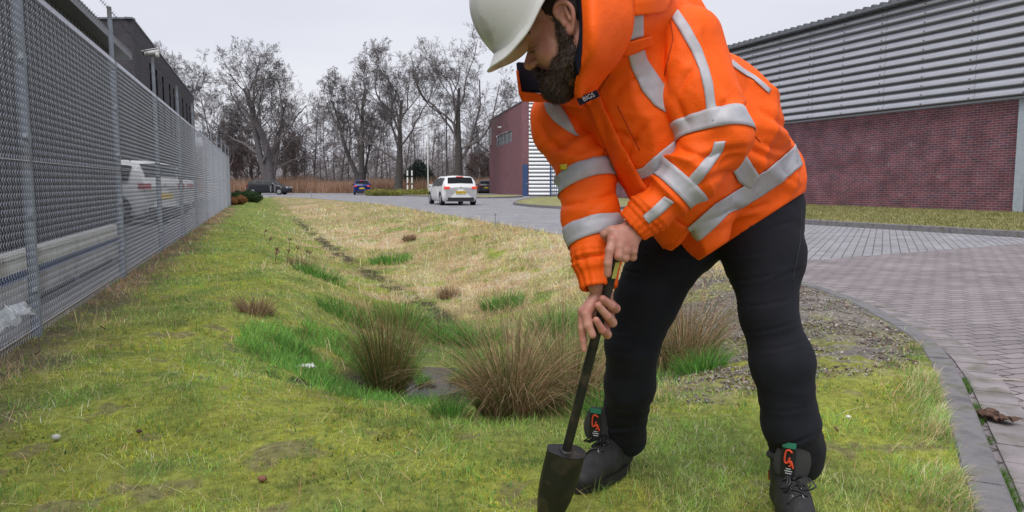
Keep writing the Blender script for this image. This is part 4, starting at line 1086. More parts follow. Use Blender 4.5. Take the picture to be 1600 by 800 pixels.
def surf(f, lo, hi, vox):
    """sparse sampling plus surface nets -> V, quads"""
    lo = np.array(lo, float); hi = np.array(hi, float); Bk = 4; cs = vox*Bk
    n = np.ceil((hi-lo)/cs).astype(int) + 1; N = n*Bk + 1
    g = [lo[i] + cs*(np.arange(n[i])+.5) for i in range(3)]
    C = np.stack(np.meshgrid(*g, indexing='ij'), -1).reshape(-1, 3); dc = f(C)
    act = np.abs(dc) < cs*1.15
    D = np.repeat(np.repeat(np.repeat(dc.reshape(n), Bk, 0), Bk, 1), Bk, 2)
    D = np.pad(D, ((0, 1),)*3, mode='edge').astype(np.float64); mask = np.zeros(N, bool)
    ai = np.argwhere(act.reshape(n))
    off = np.stack(np.meshgrid(*[np.arange(Bk+1)]*3, indexing='ij'), -1).reshape(-1, 3)
    ii = (ai[:, None]*Bk + off[None]).reshape(-1, 3); mask[ii[:, 0], ii[:, 1], ii[:, 2]] = True
    idx = np.argwhere(mask); val = np.empty(len(idx))
    for s in range(0, len(idx), 400000): val[s:s+400000] = f(lo + idx[s:s+400000]*vox)
    D[mask] = val
    S = D < 0; M = N - 1
    cor = [(a, b, c) for a in (0, 1) for b in (0, 1) for c in (0, 1)]
    cnt = sum(S[a:a+M[0], b:b+M[1], c:c+M[2]].astype(np.int8) for a, b, c in cor)
    cell = np.argwhere((cnt > 0) & (cnt < 8)); vid = -np.ones(M, dtype=np.int64); vid[cell[:, 0], cell[:, 1], cell[:, 2]] = np.arange(len(cell))
    acc = np.zeros((len(cell), 3)); num = np.zeros(len(cell))
    for ca in cor:
        for ax in range(3):
            if ca[ax] == 1: continue
            cb = list(ca); cb[ax] = 1
            va = D[cell[:, 0]+ca[0], cell[:, 1]+ca[1], cell[:, 2]+ca[2]]; vb = D[cell[:, 0]+cb[0], cell[:, 1]+cb[1], cell[:, 2]+cb[2]]
            cr = (va < 0) != (vb < 0); t = np.where(cr, va/(va-vb+1e-12), 0)
            pt = np.array(ca, float)[None].repeat(len(cell), 0); pt[:, ax] = t
            acc += pt*cr[:, None]; num += cr
    V = lo + (cell + acc/num[:, None])*vox
    F = []
    for ax in range(3):
        sl0 = [slice(None)]*3; sl1 = [slice(None)]*3; sl0[ax] = slice(0, -1); sl1[ax] = slice(1, None)
        e = S[tuple(sl0)] != S[tuple(sl1)]; E = np.argwhere(e)
        o1, o2 = [(1, 2), (2, 0), (0, 1)][ax]
        ok = (E[:, o1] > 0) & (E[:, o2] > 0) & (E[:, o1] < M[o1]) & (E[:, o2] < M[o2]); E = E[ok]
        inside = S[E[:, 0], E[:, 1], E[:, 2]]
        def cid(d1, d2):
            q = E.copy(); q[:, o1] -= d1; q[:, o2] -= d2; return vid[q[:, 0], q[:, 1], q[:, 2]]
        a, b, c, d = cid(1, 1), cid(0, 1), cid(0, 0), cid(1, 0)
        Q = np.stack([a, b, c, d], 1); Q[~inside] = Q[~inside][:, ::-1]
        F.append(Q)
    F = np.concatenate(F); F = F[(F >= 0).all(1)]
    for _ in range(2):
        d = f(V); gr = grad(f, V, vox*.3); V = V - np.clip(d, -vox, vox)[:, None]*gr
    return V, F
def grad(f, V, e=.001):
    g = np.stack([f(V+np.eye(3)[i]*e) - f(V-np.eye(3)[i]*e) for i in range(3)], 1)
    return g/(np.linalg.norm(g, axis=1, keepdims=True)+1e-9)
def bounds(prims, pad=.03):
    lo = np.full(3, 1e9); hi = -lo
    for p in prims:
        if p[0] == 'c':
            r = max(p[3], p[4])*(1.0 if p[6] is None else max(1, 1/p[6][1]))
            for q in (p[1], p[2]): lo = np.minimum(lo, q-r); hi = np.maximum(hi, q+r)
        else: r = max(p[2]); lo = np.minimum(lo, p[1]-r); hi = np.maximum(hi, p[1]+r)
    return lo-pad, hi+pad
def sdf_obj(name, prims, vox, m, parent, cuts=(), subs=(), disp=None):
    f = SDF(prims, cuts, subs); lo, hi = bounds(prims); V, F = surf(f, lo, hi, vox)
    if disp is not None: V = V + grad(f, V, vox*.4)*disp(V)[:, None]
    o = mesh_np(name, V, F, m, parent, smooth=True)
    return o, V, F
def bvh_of(V, F): return BVHTree.FromPolygons([Vector(v) for v in V], [list(map(int, q)) for q in F])
def ridged(p): return 1 - np.abs(2*vnoise(p)-1)
def limb_folds(V, a, b, amp, fa, fr, seed=0.0, rad=.2, diag=0.0):
    """cloth folds that run round a limb a-b"""
    a = np.array(a); b = np.array(b); ax = (b-a)/np.linalg.norm(b-a); L = np.linalg.norm(b-a)
    q = V-a; t = q@ax; r = q - t[:, None]*ax
    ref = np.cross(ax, [0, 1, 0]); ref /= np.linalg.norm(ref); r2 = np.cross(ax, ref)
    u = r@ref; w = r@r2
    w_ = np.exp(-np.maximum(0, np.linalg.norm(r, axis=1)-rad)**2/.002)*np.exp(-np.maximum(0, np.maximum(-t, t-L))**2/.004)
    return amp*w_*(ridged(np.stack([(t+diag*u)*fa+seed, u*fr, w*fr], 1))**1.8-.4)

cam_v = Vector(CAM)
def rc(bvh, px, py, off):
    d = Vector(ray(px, py)); h, n, i, dist = bvh.ray_cast(cam_v, d.normalized())
    if h is None: return None
    if n.dot(d) > 0: n = -n
    return h + n*off
def patch(name, bvh, left, right, m, parent, off=.003, nu=None, nv=6, thick=.0015):
    """tape sewn on: grid between two pixel polylines, laid onto the real surface"""
    left = np.array(left, float); right = np.array(right, float)
    def res(pl, n):
        s = np.concatenate([[0], np.cumsum(np.linalg.norm(np.diff(pl, axis=0), axis=1))]); t = np.linspace(0, s[-1], n)
        return np.stack([np.interp(t, s, pl[:, 0]), np.interp(t, s, pl[:, 1])], 1)
    Ln = np.linalg.norm(np.diff(left, axis=0), axis=1).sum(); nu = nu or max(4, int(Ln/4))
    A, B = res(left, nu+1), res(right, nu+1); V = []; id_ = {}
    for i in range(nu+1):
        for j in range(nv+1):
            p = A[i]*(1-j/nv) + B[i]*(j/nv); h = rc(bvh, p[0], p[1], off)
            if h is not None: id_[(i, j)] = len(V); V.append(np.array(h))
    F = [[id_[(i, j)], id_[(i, j+1)], id_[(i+1, j+1)], id_[(i+1, j)]] for i in range(nu) for j in range(nv) if all(k in id_ for k in ((i, j), (i, j+1), (i+1, j+1), (i+1, j)))]
    if not F: return None
    # drop quads stretched across a silhouette
    V_ = np.array(V); F = [q for q in F if max(np.linalg.norm(V_[q[a]]-V_[q[a-1]]) for a in range(4)) < .06]
    o = mesh_np(name, V, F, m, parent, smooth=True)
    sm = o.modifiers.new('thick', 'SOLIDIFY'); sm.thickness = thick; sm.offset = 0
    return o
def ring(name, bvh, a, b, tl, tr, m, parent, off=.0035, n=72, nv=5):
    """band right round a limb: tl/tr = (t0,t1) along a-b at the image-left and image-right side"""
    a = np.array(a); b = np.array(b); ax = b-a; un_ = ax/np.linalg.norm(ax)
    rgt = RGT - (RGT@un_)*un_
    if np.linalg.norm(rgt) < .3: rgt = UPV - (UPV@un_)*un_
    rgt /= np.linalg.norm(rgt); oth = np.cross(un_, rgt); V = []; ids = {}
    for i in range(n):
        th = 2*math.pi*i/n; dv = math.cos(th)*rgt + math.sin(th)*oth; w = .5+.5*math.cos(th)
        for j in range(nv+1):
            q = j/nv; t = (tl[0]*(1-q)+tl[1]*q)*(1-w) + (tr[0]*(1-q)+tr[1]*q)*w; c = a + ax*t
            h, nn, _, _ = bvh.ray_cast(Vector(c + dv*.35), Vector(-dv))
            if h is None: continue
            if nn.dot(Vector(dv)) < 0: nn = -nn
            ids[(i, j)] = len(V); V.append(np.array(h + nn*off))
    F = []
    for i in range(n):
        for j in range(nv):
            ks_ = ((i, j), ((i+1) % n, j), ((i+1) % n, j+1), (i, j+1))
            if all(k in ids for k in ks_):
                q = [ids[k] for k in ks_]; 
                if max(np.linalg.norm(V[q[c]]-V[q[c-1]]) for c in range(4)) < .05: F.append(q)
    o = mesh_np(name, V, F, m, parent, smooth=True)
    sm = o.modifiers.new('thick', 'SOLIDIFY'); sm.thickness = .0015; sm.offset = 0
    return o
def sweep(pts, r, n=8, closed=False):
    pts = np.array(pts, float); m = MB()
    d = np.gradient(pts, axis=0); d /= np.linalg.norm(d, axis=1, keepdims=True)
    u = np.cross(d[0], [0.3, .5, .8]); u /= np.linalg.norm(u); V = []
    for i in range(len(pts)):
        u = u - (u@d[i])*d[i]; u /= np.linalg.norm(u); w = np.cross(d[i], u); rr = r[i] if hasattr(r, '__len__') else r
        for k in range(n): a = 2*math.pi*k/n; V.append(pts[i] + rr*(math.cos(a)*u+math.sin(a)*w))
    F = [[i*n+k, i*n+(k+1) % n, (i+1)*n+(k+1) % n, (i+1)*n+k] for i in range(len(pts)-1) for k in range(n)]
    F += [[k for k in range(n)][::-1], [(len(pts)-1)*n+k for k in range(n)]]
    return V, F
def spline(pts, n=24):
    pts = np.array(pts, float); t = np.linspace(0, len(pts)-1, n); out = []
    for x in t:
        i = min(int(x), len(pts)-2); f_ = x-i; p0 = pts[max(i-1, 0)]; p1 = pts[i]; p2 = pts[i+1]; p3 = pts[min(i+2, len(pts)-1)]
        out.append(.5*((2*p1) + (-p0+p2)*f_ + (2*p0-5*p1+4*p2-p3)*f_*f_ + (-p0+3*p1-3*p2+p3)*f_**3))
    return np.array(out)

# ------------------------------------------------------------ materials of the person
def cloth_mat(name, color, rough, grid=None, gdark=.85, var=.08, sheen=0.0, bump=.25, bscale=400):
    m, nt, b = new_mat(name); N, L = nt.nodes, nt.links
    tc = N.new('ShaderNodeTexCoord'); n = N.new('ShaderNodeTexNoise'); n.inputs['Scale'].default_value = 9; n.inputs['Detail'].default_value = 6
    L.new(tc.outputs['Object'], n.inputs['Vector'])
    r = N.new('ShaderNodeMapRange'); r.inputs['From Min'].default_value = .3; r.inputs['From Max'].default_value = .7; r.inputs['To Min'].default_value = 1-var; r.inputs['To Max'].default_value = 1+var
    L.new(n.outputs['Fac'], r.inputs['Value']); val = r.outputs['Result']
    hgt = None
    if grid:
        mp = N.new('ShaderNodeMapping'); mp.inputs['Rotation'].default_value = (R(90), R(12), 0); L.new(tc.outputs['Object'], mp.inputs['Vector'])
        br = N.new('ShaderNodeTexBrick'); br.offset = 0; br.inputs['Scale'].default_value = 1; br.inputs['Brick Width'].default_value = grid; br.inputs['Row Height'].default_value = grid
        br.inputs['Mortar Size'].default_value = grid*.09; br.inputs['Mortar Smooth'].default_value = .6
        L.new(mp.outputs['Vector'], br.inputs['Vector'])
        g_ = N.new('ShaderNodeMapRange'); g_.inputs['To Min'].default_value = 1; g_.inputs['To Max'].default_value = gdark; L.new(br.outputs['Fac'], g_.inputs['Value'])
        mu = N.new('ShaderNodeMath'); mu.operation = 'MULTIPLY'; L.new(val, mu.inputs[0]); L.new(g_.outputs['Result'], mu.inputs[1]); val = mu.outputs[0]
    mx = N.new('ShaderNodeVectorMath'); mx.operation = 'SCALE'; mx.inputs[0].default_value = color; L.new(val, mx.inputs['Scale'])
    L.new(mx.outputs['Vector'], b.inputs['Base Color']); b.inputs['Roughness'].default_value = rough; b.inputs['Specular IOR Level'].default_value = .25
    b.inputs['Sheen Weight'].default_value = sheen
    n3 = N.new('ShaderNodeTexNoise'); n3.inputs['Scale'].default_value = 38; n3.inputs['Detail'].default_value = 4; L.new(tc.outputs['Object'], n3.inputs['Vector'])
    bp = N.new('ShaderNodeBump'); bp.inputs['Strength'].default_value = bump; bp.inputs['Distance'].default_value = .006
    n5 = N.new('ShaderNodeTexNoise'); n5.noise_type = 'RIDGED_MULTIFRACTAL'; n5.inputs['Scale'].default_value = 5.5; n5.inputs['Detail'].default_value = 2.5; n5.inputs['Distortion'].default_value = .6
    L.new(tc.outputs['Object'], n5.inputs['Vector'])
    bp2 = N.new('ShaderNodeBump'); bp2.inputs['Strength'].default_value = min(1, bump*1.3); bp2.inputs['Distance'].default_value = .012
    L.new(n5.outputs['Fac'], bp2.inputs['Height']); L.new(bp2.outputs['Normal'], bp.inputs['Normal'])
    L.new(n3.outputs['Fac'], bp.inputs['Height']); L.new(bp.outputs['Normal'], b.inputs['Normal'])
    return m
M_orange = cloth_mat('orange_fabric', (1.0, .128, .005), .62, grid=.008, gdark=.93, bump=.5)
M_tape = mat('reflective_tape', (.47, .47, .51), rough=.55, metal=.08, var=.10, vscale=30, bump=.1, bscale=60)
M_jeans = cloth_mat('black_denim', (.0105, .0115, .017), .85, var=.25, sheen=.02, bump=.22)
M_navy = cloth_mat('navy_lining', (.008, .010, .022), .8, bump=.3)
M_skin, nt_, b_ = new_mat('skin')
_tc = nt_.nodes.new('ShaderNodeTexCoord'); _n = nt_.nodes.new('ShaderNodeTexNoise'); _n.inputs['Scale'].default_value = 28; _n.inputs['Detail'].default_value = 5
_r = nt_.nodes.new('ShaderNodeValToRGB'); _r.color_ramp.elements[0].position = .32; _r.color_ramp.elements[0].color = (.44, .17, .125, 1); _r.color_ramp.elements[1].position = .68; _r.color_ramp.elements[1].color = (.58, .30, .225, 1)
nt_.links.new(_tc.outputs['Object'], _n.inputs['Vector']); nt_.links.new(_n.outputs['Fac'], _r.inputs['Fac']); nt_.links.new(_r.outputs['Color'], b_.inputs['Base Color'])
b_.inputs['Roughness'].default_value = .5; b_.inputs['Subsurface Weight'].default_value = .15; b_.inputs['Subsurface Radius'].default_value = (.01, .004, .002); b_.inputs['Subsurface Scale'].default_value = .4
_n2 = nt_.nodes.new('ShaderNodeTexNoise'); _n2.inputs['Scale'].default_value = 260; _bp = nt_.nodes.new('ShaderNodeBump'); _bp.inputs['Strength'].default_value = .25; _bp.inputs['Distance'].default_value = .0015
nt_.links.new(_tc.outputs['Object'], _n2.inputs['Vector']); nt_.links.new(_n2.outputs['Fac'], _bp.inputs['Height']); nt_.links.new(_bp.outputs['Normal'], b_.inputs['Normal'])
M_hair = mat('dark_hair', (.028, .018, .014), rough=.55, var=.3, vscale=60)
M_hat = mat('helmet_shell', (.70, .70, .675), rough=.35, var=.05, vscale=6, dirt=(.42, .41, .36), dscale=14)
M_boot = mat('boot_leather', (.020, .020, .021), rough=.6, var=.2, vscale=40, bump=.25, bscale=180)
M_boot2 = mat('boot_fabric', (.045, .045, .047), rough=.85, bump=.4, bscale=300)
M_sole = mat('boot_sole', (.012, .012, .012), rough=.7)
M_redlab = mat('orange_red_mark', (.75, .08, .03), rough=.6)
M_green = mat('green_tag', (.03, .22, .14), rough=.6)
M_lab = mat('white_mark', (.6, .62, .65), rough=.6)
M_steel = mat('steel_eyelet', (.5, .52, .55), rough=.3, metal=.8)

# ------------------------------------------------------------ the person
pel = P(1175, 300, 2.33)
person = empty('person', (float(pel[0]), float(pel[1]), 0), 0, 'bearded person in white helmet and orange high visibility jacket bending over a digging tool', 'person')
root = person
def child(o):      # keep world coordinates under the person empty
    o.parent = root; o.location = (-root.location.x, -root.location.y, 0); return o

# joints
SL = P(1066, 64, 1.93); EL = P(1112, 228, 1.88); FL = P(1060, 290, 1.88); CL = P(1006, 338, 1.90); CL2 = P(990, 353, 1.905)
SR = P(874, 182, 2.10); ER = P(912, 262, 2.05); FR = P(925, 340, 2.01); CR = P(931, 402, 1.975); CR2 = P(935, 444, 1.955)
# tool rod
RA = P(968, 380, 1.885); RB = P(885, 704, 2.10)

# head frame
th = R(15); fa = R(206); ua = R(116)
f2d = math.cos(fa)*RGT + math.sin(fa)*UPV; u2d = math.cos(ua)*RGT + math.sin(ua)*UPV; cdir = -FWD
hF = math.cos(th)*f2d - math.sin(th)*cdir; hL = math.cos(th)*cdir + math.sin(th)*f2d; hU = u2d
HS_ = 1.08
hO = P(888, 34, 1.66) - HS_*(-.005*hF + .08*hL - .012*hU)
HM = np.stack([hF, hL, hU], 1)
def hdp(x, y, z): return hO + HS_*(HM@np.array([x, y, z]))
def hcap(a, b, ra, rb=None, k=.02): return cap(hdp(*a), hdp(*b), ra*HS_, (ra if rb is None else rb)*HS_, k*HS_)
def hell(c, r, k=.02): return ell(hdp(*c), np.array(r)*HS_, HM, k*HS_)
neckb = P(975, 55, 2.20)
body = [hell((-.015, 0, .03), (.100, .078, .100)), hell((.03, 0, -.03), (.066, .062, .092), .03)]
for s in (1, -1):
    body += [hcap((-.01, .046*s, -.06), (.06, .020*s, -.098), .028, .024, .03), hell((.062, .040*s, -.034), (.026, .022, .026), .02)]
body += [hell((.074, 0, -.100), (.024, .028, .02), .02), hcap((.082, -.034, .014), (.082, .034, .014), .013, .013, .018),
         hcap((.088, 0, .004), (.116, 0, -.032), .0075, .0125, .012), hcap((.094, .0, -.050), (.094, 0, -.09), .006, .008, .02)]
for s in (1, -1): body += [hell((.104, .013*s, -.038), (.011, .007, .008), .006), hell((.074, .032*s, -.006), (.015, .017, .013), .008)]
body += [hcap((.090, -.020, -.068), (.090, .020, -.068), .0055, .0055, .008), hcap((.088, -.016, -.078), (.088, .016, -.078), .0065, .0065, .008)]
# neck and core
body += [cap(hdp(-.035, 0, -.05), neckb, .050, .050, .03), cap(neckb, P(1095, 205, 2.17), .10, .11, .05), cap(P(1095, 205, 2.17), pel, .11, .11, .05),
         cap(neckb, SL, .06, .05, .04), cap(neckb, SR, .06, .05, .04), cap(SL, EL, .042, .036, .03), cap(EL, FL, .036, .03, .02), cap(FL, CL2, .03, .024, .02),
         cap(SR, ER, .042, .036, .03), cap(ER, FR, .036, .032, .02), cap(FR, CR2, .03, .026, .02)]
# left hand (upper), back towards the camera
WL = P(1000, 360, 1.905)
K = [P(957, 374, 1.872), P(966, 384, 1.874), P(977, 391, 1.882), P(989, 392, 1.895)]
body += [cap(CL2, WL, .024, .021, .015)]
for kk_, r_ in zip(K, (.0125, .0120, .0115, .0108)): body.append(cap(P(990, 362, 1.902), kk_, .019, r_*1.12, .012))
body += [cap(P(985, 358, 1.90), P(962, 362, 1.882), .015, .013, .012)]
Lf = [[K[0], P(952.5, 391, 1.862), P(950, 411, 1.862), P(949.5, 428, 1.872)], [K[1], P(966, 400, 1.870), P(970, 403, 1.890), P(973, 396, 1.905)],
      [K[2], P(977, 403, 1.885), P(978, 402, 1.905), P(976, 395, 1.915)], [K[3], P(989, 402, 1.903), P(986, 401, 1.920), P(981, 396, 1.925)]]
for ch, rr in zip(Lf, ((.0108, .0100, .0092, .0084), (.0105, .0098, .009, .0085), (.010, .0095, .0088, .008), (.0092, .0088, .008, .0075))):
    for i in range(3): body.append(cap(ch[i], ch[i+1], rr[i]*1.1, rr[i+1]*1.1, .0035))
th_ = [P(978, 358, 1.895), P(955, 360, 1.885), P(944, 366, 1.892), P(948, 374, 1.905)]
for i in range(3): body.append(cap(th_[i], th_[i+1], (.0145, .0115, .0105)[i], (.0115, .0105, .009)[i], .005))
# right hand (lower), fingers round the rod
WR = P(942, 456, 1.965)
body += [cap(CR2, WR, .025, .023, .015), cap(WR, P(912, 486, 1.955), .020, .014, .012), cap(WR, P(926, 500, 1.972), .020, .014, .012), cap(WR, P(944, 506, 1.978), .020, .013, .012), cap(WR, P(955, 484, 1.975), .018, .013, .012)]
Rf = [([P(911, 488, 1.957), P(909.5, 512, 1.955), P(911, 531, 1.958), P(912.5, 546, 1.962)], (.0115, .0100, .0090, .0078)),
      ([P(928, 470, 1.955), P(916, 490, 1.935), P(919, 508, 1.930), P(925.5, 523, 1.932)], (.0160, .0125, .0112, .0095)),
      ([P(955, 476, 1.978), P(962, 482, 1.962), P(956, 478, 1.932), P(942, 467, 1.912)], (.0125, .0112, .0102, .0090)),
      ([P(952, 494, 1.980), P(957, 504, 1.962), P(949, 494, 1.932), P(934.5, 477, 1.914)], (.0122, .0110, .0100, .0088)),
      ([P(944, 508, 1.980), P(949, 523, 1.966), P(941, 516, 1.936), P(931.5, 500, 1.922)], (.0112, .0102, .0094, .0082))]
for ch, rr in Rf:
    for i in range(3): body.append(cap(ch[i], ch[i+1], rr[i]*1.08, rr[i+1]*1.08, .0035 if i else .006))
# legs inside the trousers
HRj, KRj, ARj = P(1095, 345, 2.40), P(988, 540, 2.37), P(972, 700, 2.47)
HLj, KLj, ALj = P(1190, 325, 2.30), P(1200, 490, 2.20), P(1243, 735, 2.25)
body += [cap(pel, HRj, .08, .06, .04), cap(HRj, KRj, .06, .045, .03), cap(KRj, P(976, 655, 2.53), .045, .03, .02), cap(pel, HLj, .08, .06, .04), cap(HLj, KLj, .06, .045, .03), cap(KLj, P(1238, 680, 2.25), .045, .03, .02)]
subs_face = [hell((.098, .012, -.047), (.004, .0035, .006), .003), hell((.098, -.012, -.047), (.004, .0035, .006), .003)]
ob, Vb_, Fb_ = sdf_obj('body', body, .0034, M_skin, None, subs=subs_face)
child(ob)

# ears: cupped shell with rim and lobe
def ear(s):
    c = (-.006, .082*s, -.010); e = []
    pts = [(-.018, .086*s, .022), (-.004, .084*s, .030), (.010, .080*s, .022), (.012, .078*s, .006)]
    rim = spline([(.010, .077*s, .004), (.011, .081*s, .020), (-.001, .086*s, .030), (-.017, .090*s, .024), (-.024, .092*s, .006), (-.018, .089*s, -.014), (-.007, .083*s, -.030), (.003, .078*s, -.034), (.007, .075*s, -.026)], 30)
    e = [hcap(tuple(rim[i]), tuple(rim[i+1]), .0042, .0042, .003) for i in range(29)]
    e += [hell((-.006, .079*s, .002), (.016, .006, .026), .006), hcap((.006, .079*s, -.004), (.006, .078*s, -.016), .004, .004, .003), hell((-.001, .080*s, -.029), (.008, .005, .009), .005),
          hcap((-.012, .085*s, .016), (-.010, .086*s, -.010), .0032, .0035, .005)]
    return e
o, _, _ = sdf_obj('ear', ear(1), .0022, M_skin, None, subs=[hell((-.001, .087, -.004), (.006, .006, .010), .003)]); child(o)
o, _, _ = sdf_obj('ear', ear(-1), .003, M_skin, None); child(o)
# closed eyelid lash lines, painted lid-fold shade and eyebrows
for s in (1, -1):
    bl = spline([(.078, .050*s, .016), (.090, .040*s, .022), (.0955, .026*s, .022), (.0955, .012*s, .017)], 14)
    pts_ = np.array([hdp(*q) for q in bl]); Ve, Fe = sweep(pts_, [.002+.003*math.sin(math.pi*(i+1)/15) for i in range(14)], 6); child(mesh_np('eyebrow', Ve, Fe, M_hair))

bBody = bvh_of(Vb_, Fb_)
for pl_, r_ in (([(824, 82), (829, 82.5), (835, 80), (841, 75)], .0013), ([(827, 76), (833, 74), (840, 70)], .0006)):  # lash line, then a thin dark line for the eyelid fold's shade
    q_ = spline([np.array(rc(bBody, *p, .0004)) for p in pl_], 14); Ve, Fe = sweep(q_, [r_*(.35+.65*math.sin(math.pi*(i+.5)/14)) for i in range(14)], 6); child(mesh_np('lash_and_lid_crease', Ve, Fe, M_hair, smooth=True))
# beard
bd_ = []
for s in (1, -1):
    bd_ += [hcap((.010, .069*s, .014), (.012, .068*s, -.03), .008, .012, .012), hcap((.012, .066*s, -.03), (.030, .055*s, -.074), .011, .017, .02), hcap((.030, .052*s, -.074), (.070, .028*s, -.098), .018, .023, .025),
            hcap((.094, .024*s, -.072), (.103, .006*s, -.054), .008, .0075, .008), hcap((.078, .036*s, -.095), (.094, .024*s, -.074), .014, .009, .012), hcap((.05, .05*s, -.075), (.078, .036*s, -.095), .016, .015, .015)]
bd_ += [hell((.088, 0, -.104), (.026, .036, .026), .02), hcap((.03, 0, -.095), (.07, 0, -.108), .026, .026, .03), hcap((.0, .05, -.062), (.03, .04, -.088), .018, .022, .02), hcap((.0, -.05, -.062), (.03, -.04, -.088), .018, .022, .02)]
ob2, Vd, Fd = sdf_obj('beard', bd_, .0034, M_hair, None, disp=lambda V: .0022*(vnoise(V*220)-.5) + .003*(vnoise(V*70)-.5))
child(ob2)
def fuzz(name, V, F, n, ln, w, down, m_, parent_fn, cols, sel=None, up_=.6):
    T = V[F]; c = T.mean(1); nrm = np.cross(T[:, 2]-T[:, 0], T[:, 3]-T[:, 1]); ar = np.linalg.norm(nrm, axis=1); nrm = nrm/(ar[:, None]+1e-12)
    if sel is not None: ar = ar*sel(c)
    i = rng.choice(len(F), n, p=ar/ar.sum()); b = rng.random((n, 2)); base = T[i, 0] + (T[i, 1]-T[i, 0])*b[:, :1] + (T[i, 3]-T[i, 0])*b[:, 1:]
    d = nrm[i]*up_ + down[None]*1.0 + .35*rng.normal(size=(n, 3)); d /= np.linalg.norm(d, axis=1, keepdims=True)
    L_ = ln*rng.uniform(.5, 1.3, n)[:, None]; sd = np.cross(d, nrm[i]+.3*rng.normal(size=(n, 3))); sd /= np.linalg.norm(sd, axis=1, keepdims=True)+1e-9
    mid = base + d*L_*.5; tip = base + d*L_ + down*L_*.4
    Vn = np.stack([base-sd*w, base+sd*w, mid-sd*w*.8, mid+sd*w*.8, tip], 1).reshape(-1, 3)
    Fn = (np.array([[0, 1, 3], [0, 3, 2], [2, 3, 4]])[None] + (np.arange(n)*5)[:, None, None]).reshape(-1, 3)
    cc = np.array(cols)[rng.integers(0, len(cols), n)]*rng.uniform(.6, 1.4, (n, 1))
    return parent_fn(mesh_np(name, Vn, Fn, m_, col=np.repeat(cc, 5, 0)))
M_fuzz = attr_mat('hair_strands', rough=.45, var=.05, spec=.4)
fz = fuzz('beard_hair', Vd, Fd, 18000, .009, .0005, -hU*.5+hF*.45, M_fuzz, lambda o: o, [(.045, .028, .020), (.075, .043, .028), (.026, .016, .013), (.13, .075, .045)]); fz.parent = ob2
# hair: short cap of hair round the sides and back of the skull
hr = [hell((-.019, 0, .032), (.100, .0815, .102))]
hcut = [(hdp(.035, 0, 0), hF), (hdp(0, 0, -.055), -hU)]
oh, Vh, Fh = sdf_obj('hair', hr, .004, M_hair, None, cuts=hcut, subs=[hcap((.0, .085, -.02), (.03, .09, -.02), .026, .026, .01), hcap((.06, -.1, -.02), (.06, .1, -.02), .045, .045, .01)], disp=lambda V: .002*(vnoise(V*160)-.5))
child(oh)
fz = fuzz('hair_strands', Vh, Fh, 9000, .009, .0005, -hU*.6-hF*.5, M_fuzz, lambda o: o, [(.035, .022, .017), (.055, .035, .026), (.02, .014, .012)]); fz.parent = oh

# helmet: shell of revolution shaped to the head, peak, ridge
tilt_h = R(18); hF2 = math.cos(tilt_h)*hF - math.sin(tilt_h)*hU; hU2 = math.sin(tilt_h)*hF + math.cos(tilt_h)*hU
HO2 = hdp(-.008, 0, .0) + (-21*RGT + 10*UPV)/F_PX*1.7
ro_ = R(9); hL2 = math.cos(ro_)*hL - math.sin(ro_)*hU2; hU2 = math.cos(ro_)*hU2 + math.sin(ro_)*hL
def hp3(x, y, z): return HO2 + HS_*(x*hF2 + y*hL2 + z*hU2)
nU, nV_ = 120, 30; V = []; F = []
ZR = np.interp(np.abs(np.arange(-400, 401)), [0, 22, 45, 68, 92, 120, 180, 240, 268, 292, 315, 338, 360, 400], [.034, .030, .014, .014, .036, .032, .014, .032, .036, .014, .014, .030, .034, .02]); ZR = np.convolve(ZR, np.hanning(25)/np.hanning(25).sum(), mode='same')
for j in range(nV_+1):
    for i in range(nU):
        a = 2*math.pi*i/nU; ca, sa = math.cos(a), math.sin(a); q = j/nV_
        rx, ry, ztop = .156, .118, .198
        deg = abs(math.degrees(a if a < math.pi else 2*math.pi-a)); zr = float(np.interp(deg, np.arange(-400, 401), ZR))
        zb_ = zr + .016
        if q < .80:
            ph = math.pi/2*(1 - q/.80); c_ = math.cos(ph)**.80; z = zb_ + (ztop-zb_)*math.sin(ph)**.92; r1x, r1y = rx*c_, ry*c_
            ridge = .0045*math.exp(-(sa*ry*c_/.018)**2)*(1 if q > .06 else q/.06)*(1-sstep(.6, .8, q)); z += ridge
            side = .003*math.exp(-((abs(sa)*ry*c_-.062)/.007)**2)*(1-sstep(.45, .75, q)); z += side
            x, y = r1x*ca, r1y*sa
        else:
            t = (q-.80)/.20; peak = max(0, ca)**1.4; ext = .010*t + .026*t*peak
            x, y = (rx+ext)*ca, (ry+ext*.55+.006*t)*sa; z = zb_ - .016*t
        V.append(hp3(x, y, z))
for j in range(nV_):
    for i in range(nU): F.append([j*nU+i, (j+1)*nU+i, (j+1)*nU+(i+1) % nU, j*nU+(i+1) % nU])
oh_ = mesh_np('helmet', V, F, M_hat, smooth=True); sm = oh_.modifiers.new('thick', 'SOLIDIFY'); sm.thickness = .003; sm.offset = -1
child(oh_)
lip = [V[nV_*nU+i] for i in range(nU)] + [V[nV_*nU]]
Ve, Fe = sweep(lip, .0026, 6); o = mesh_np('rim', Ve, Fe, M_hat, smooth=True); o.parent = oh_
for k in range(16):     # scuffs
    i = random.randint(4, 30); j = random.randint(6, 19); p = V[j*nU+i]; d = np.array(V[j*nU+i+1])-p; e = np.array(V[(j+1)*nU+i])-p
    nn = np.cross(e, d); nn /= np.linalg.norm(nn); nn *= np.sign(nn@(np.array(p)-HO2)); w_ = random.uniform(.1, .5); 
    q = [p+nn*.0006, p+d*w_*.6+nn*.0006, p+d*w_*.7+e*.12+nn*.0006, p+e*.10+nn*.0006]
    if k < 9: o = mesh_np('scuff', q, [[0, 1, 2, 3]], M_trimblk); o.parent = oh_

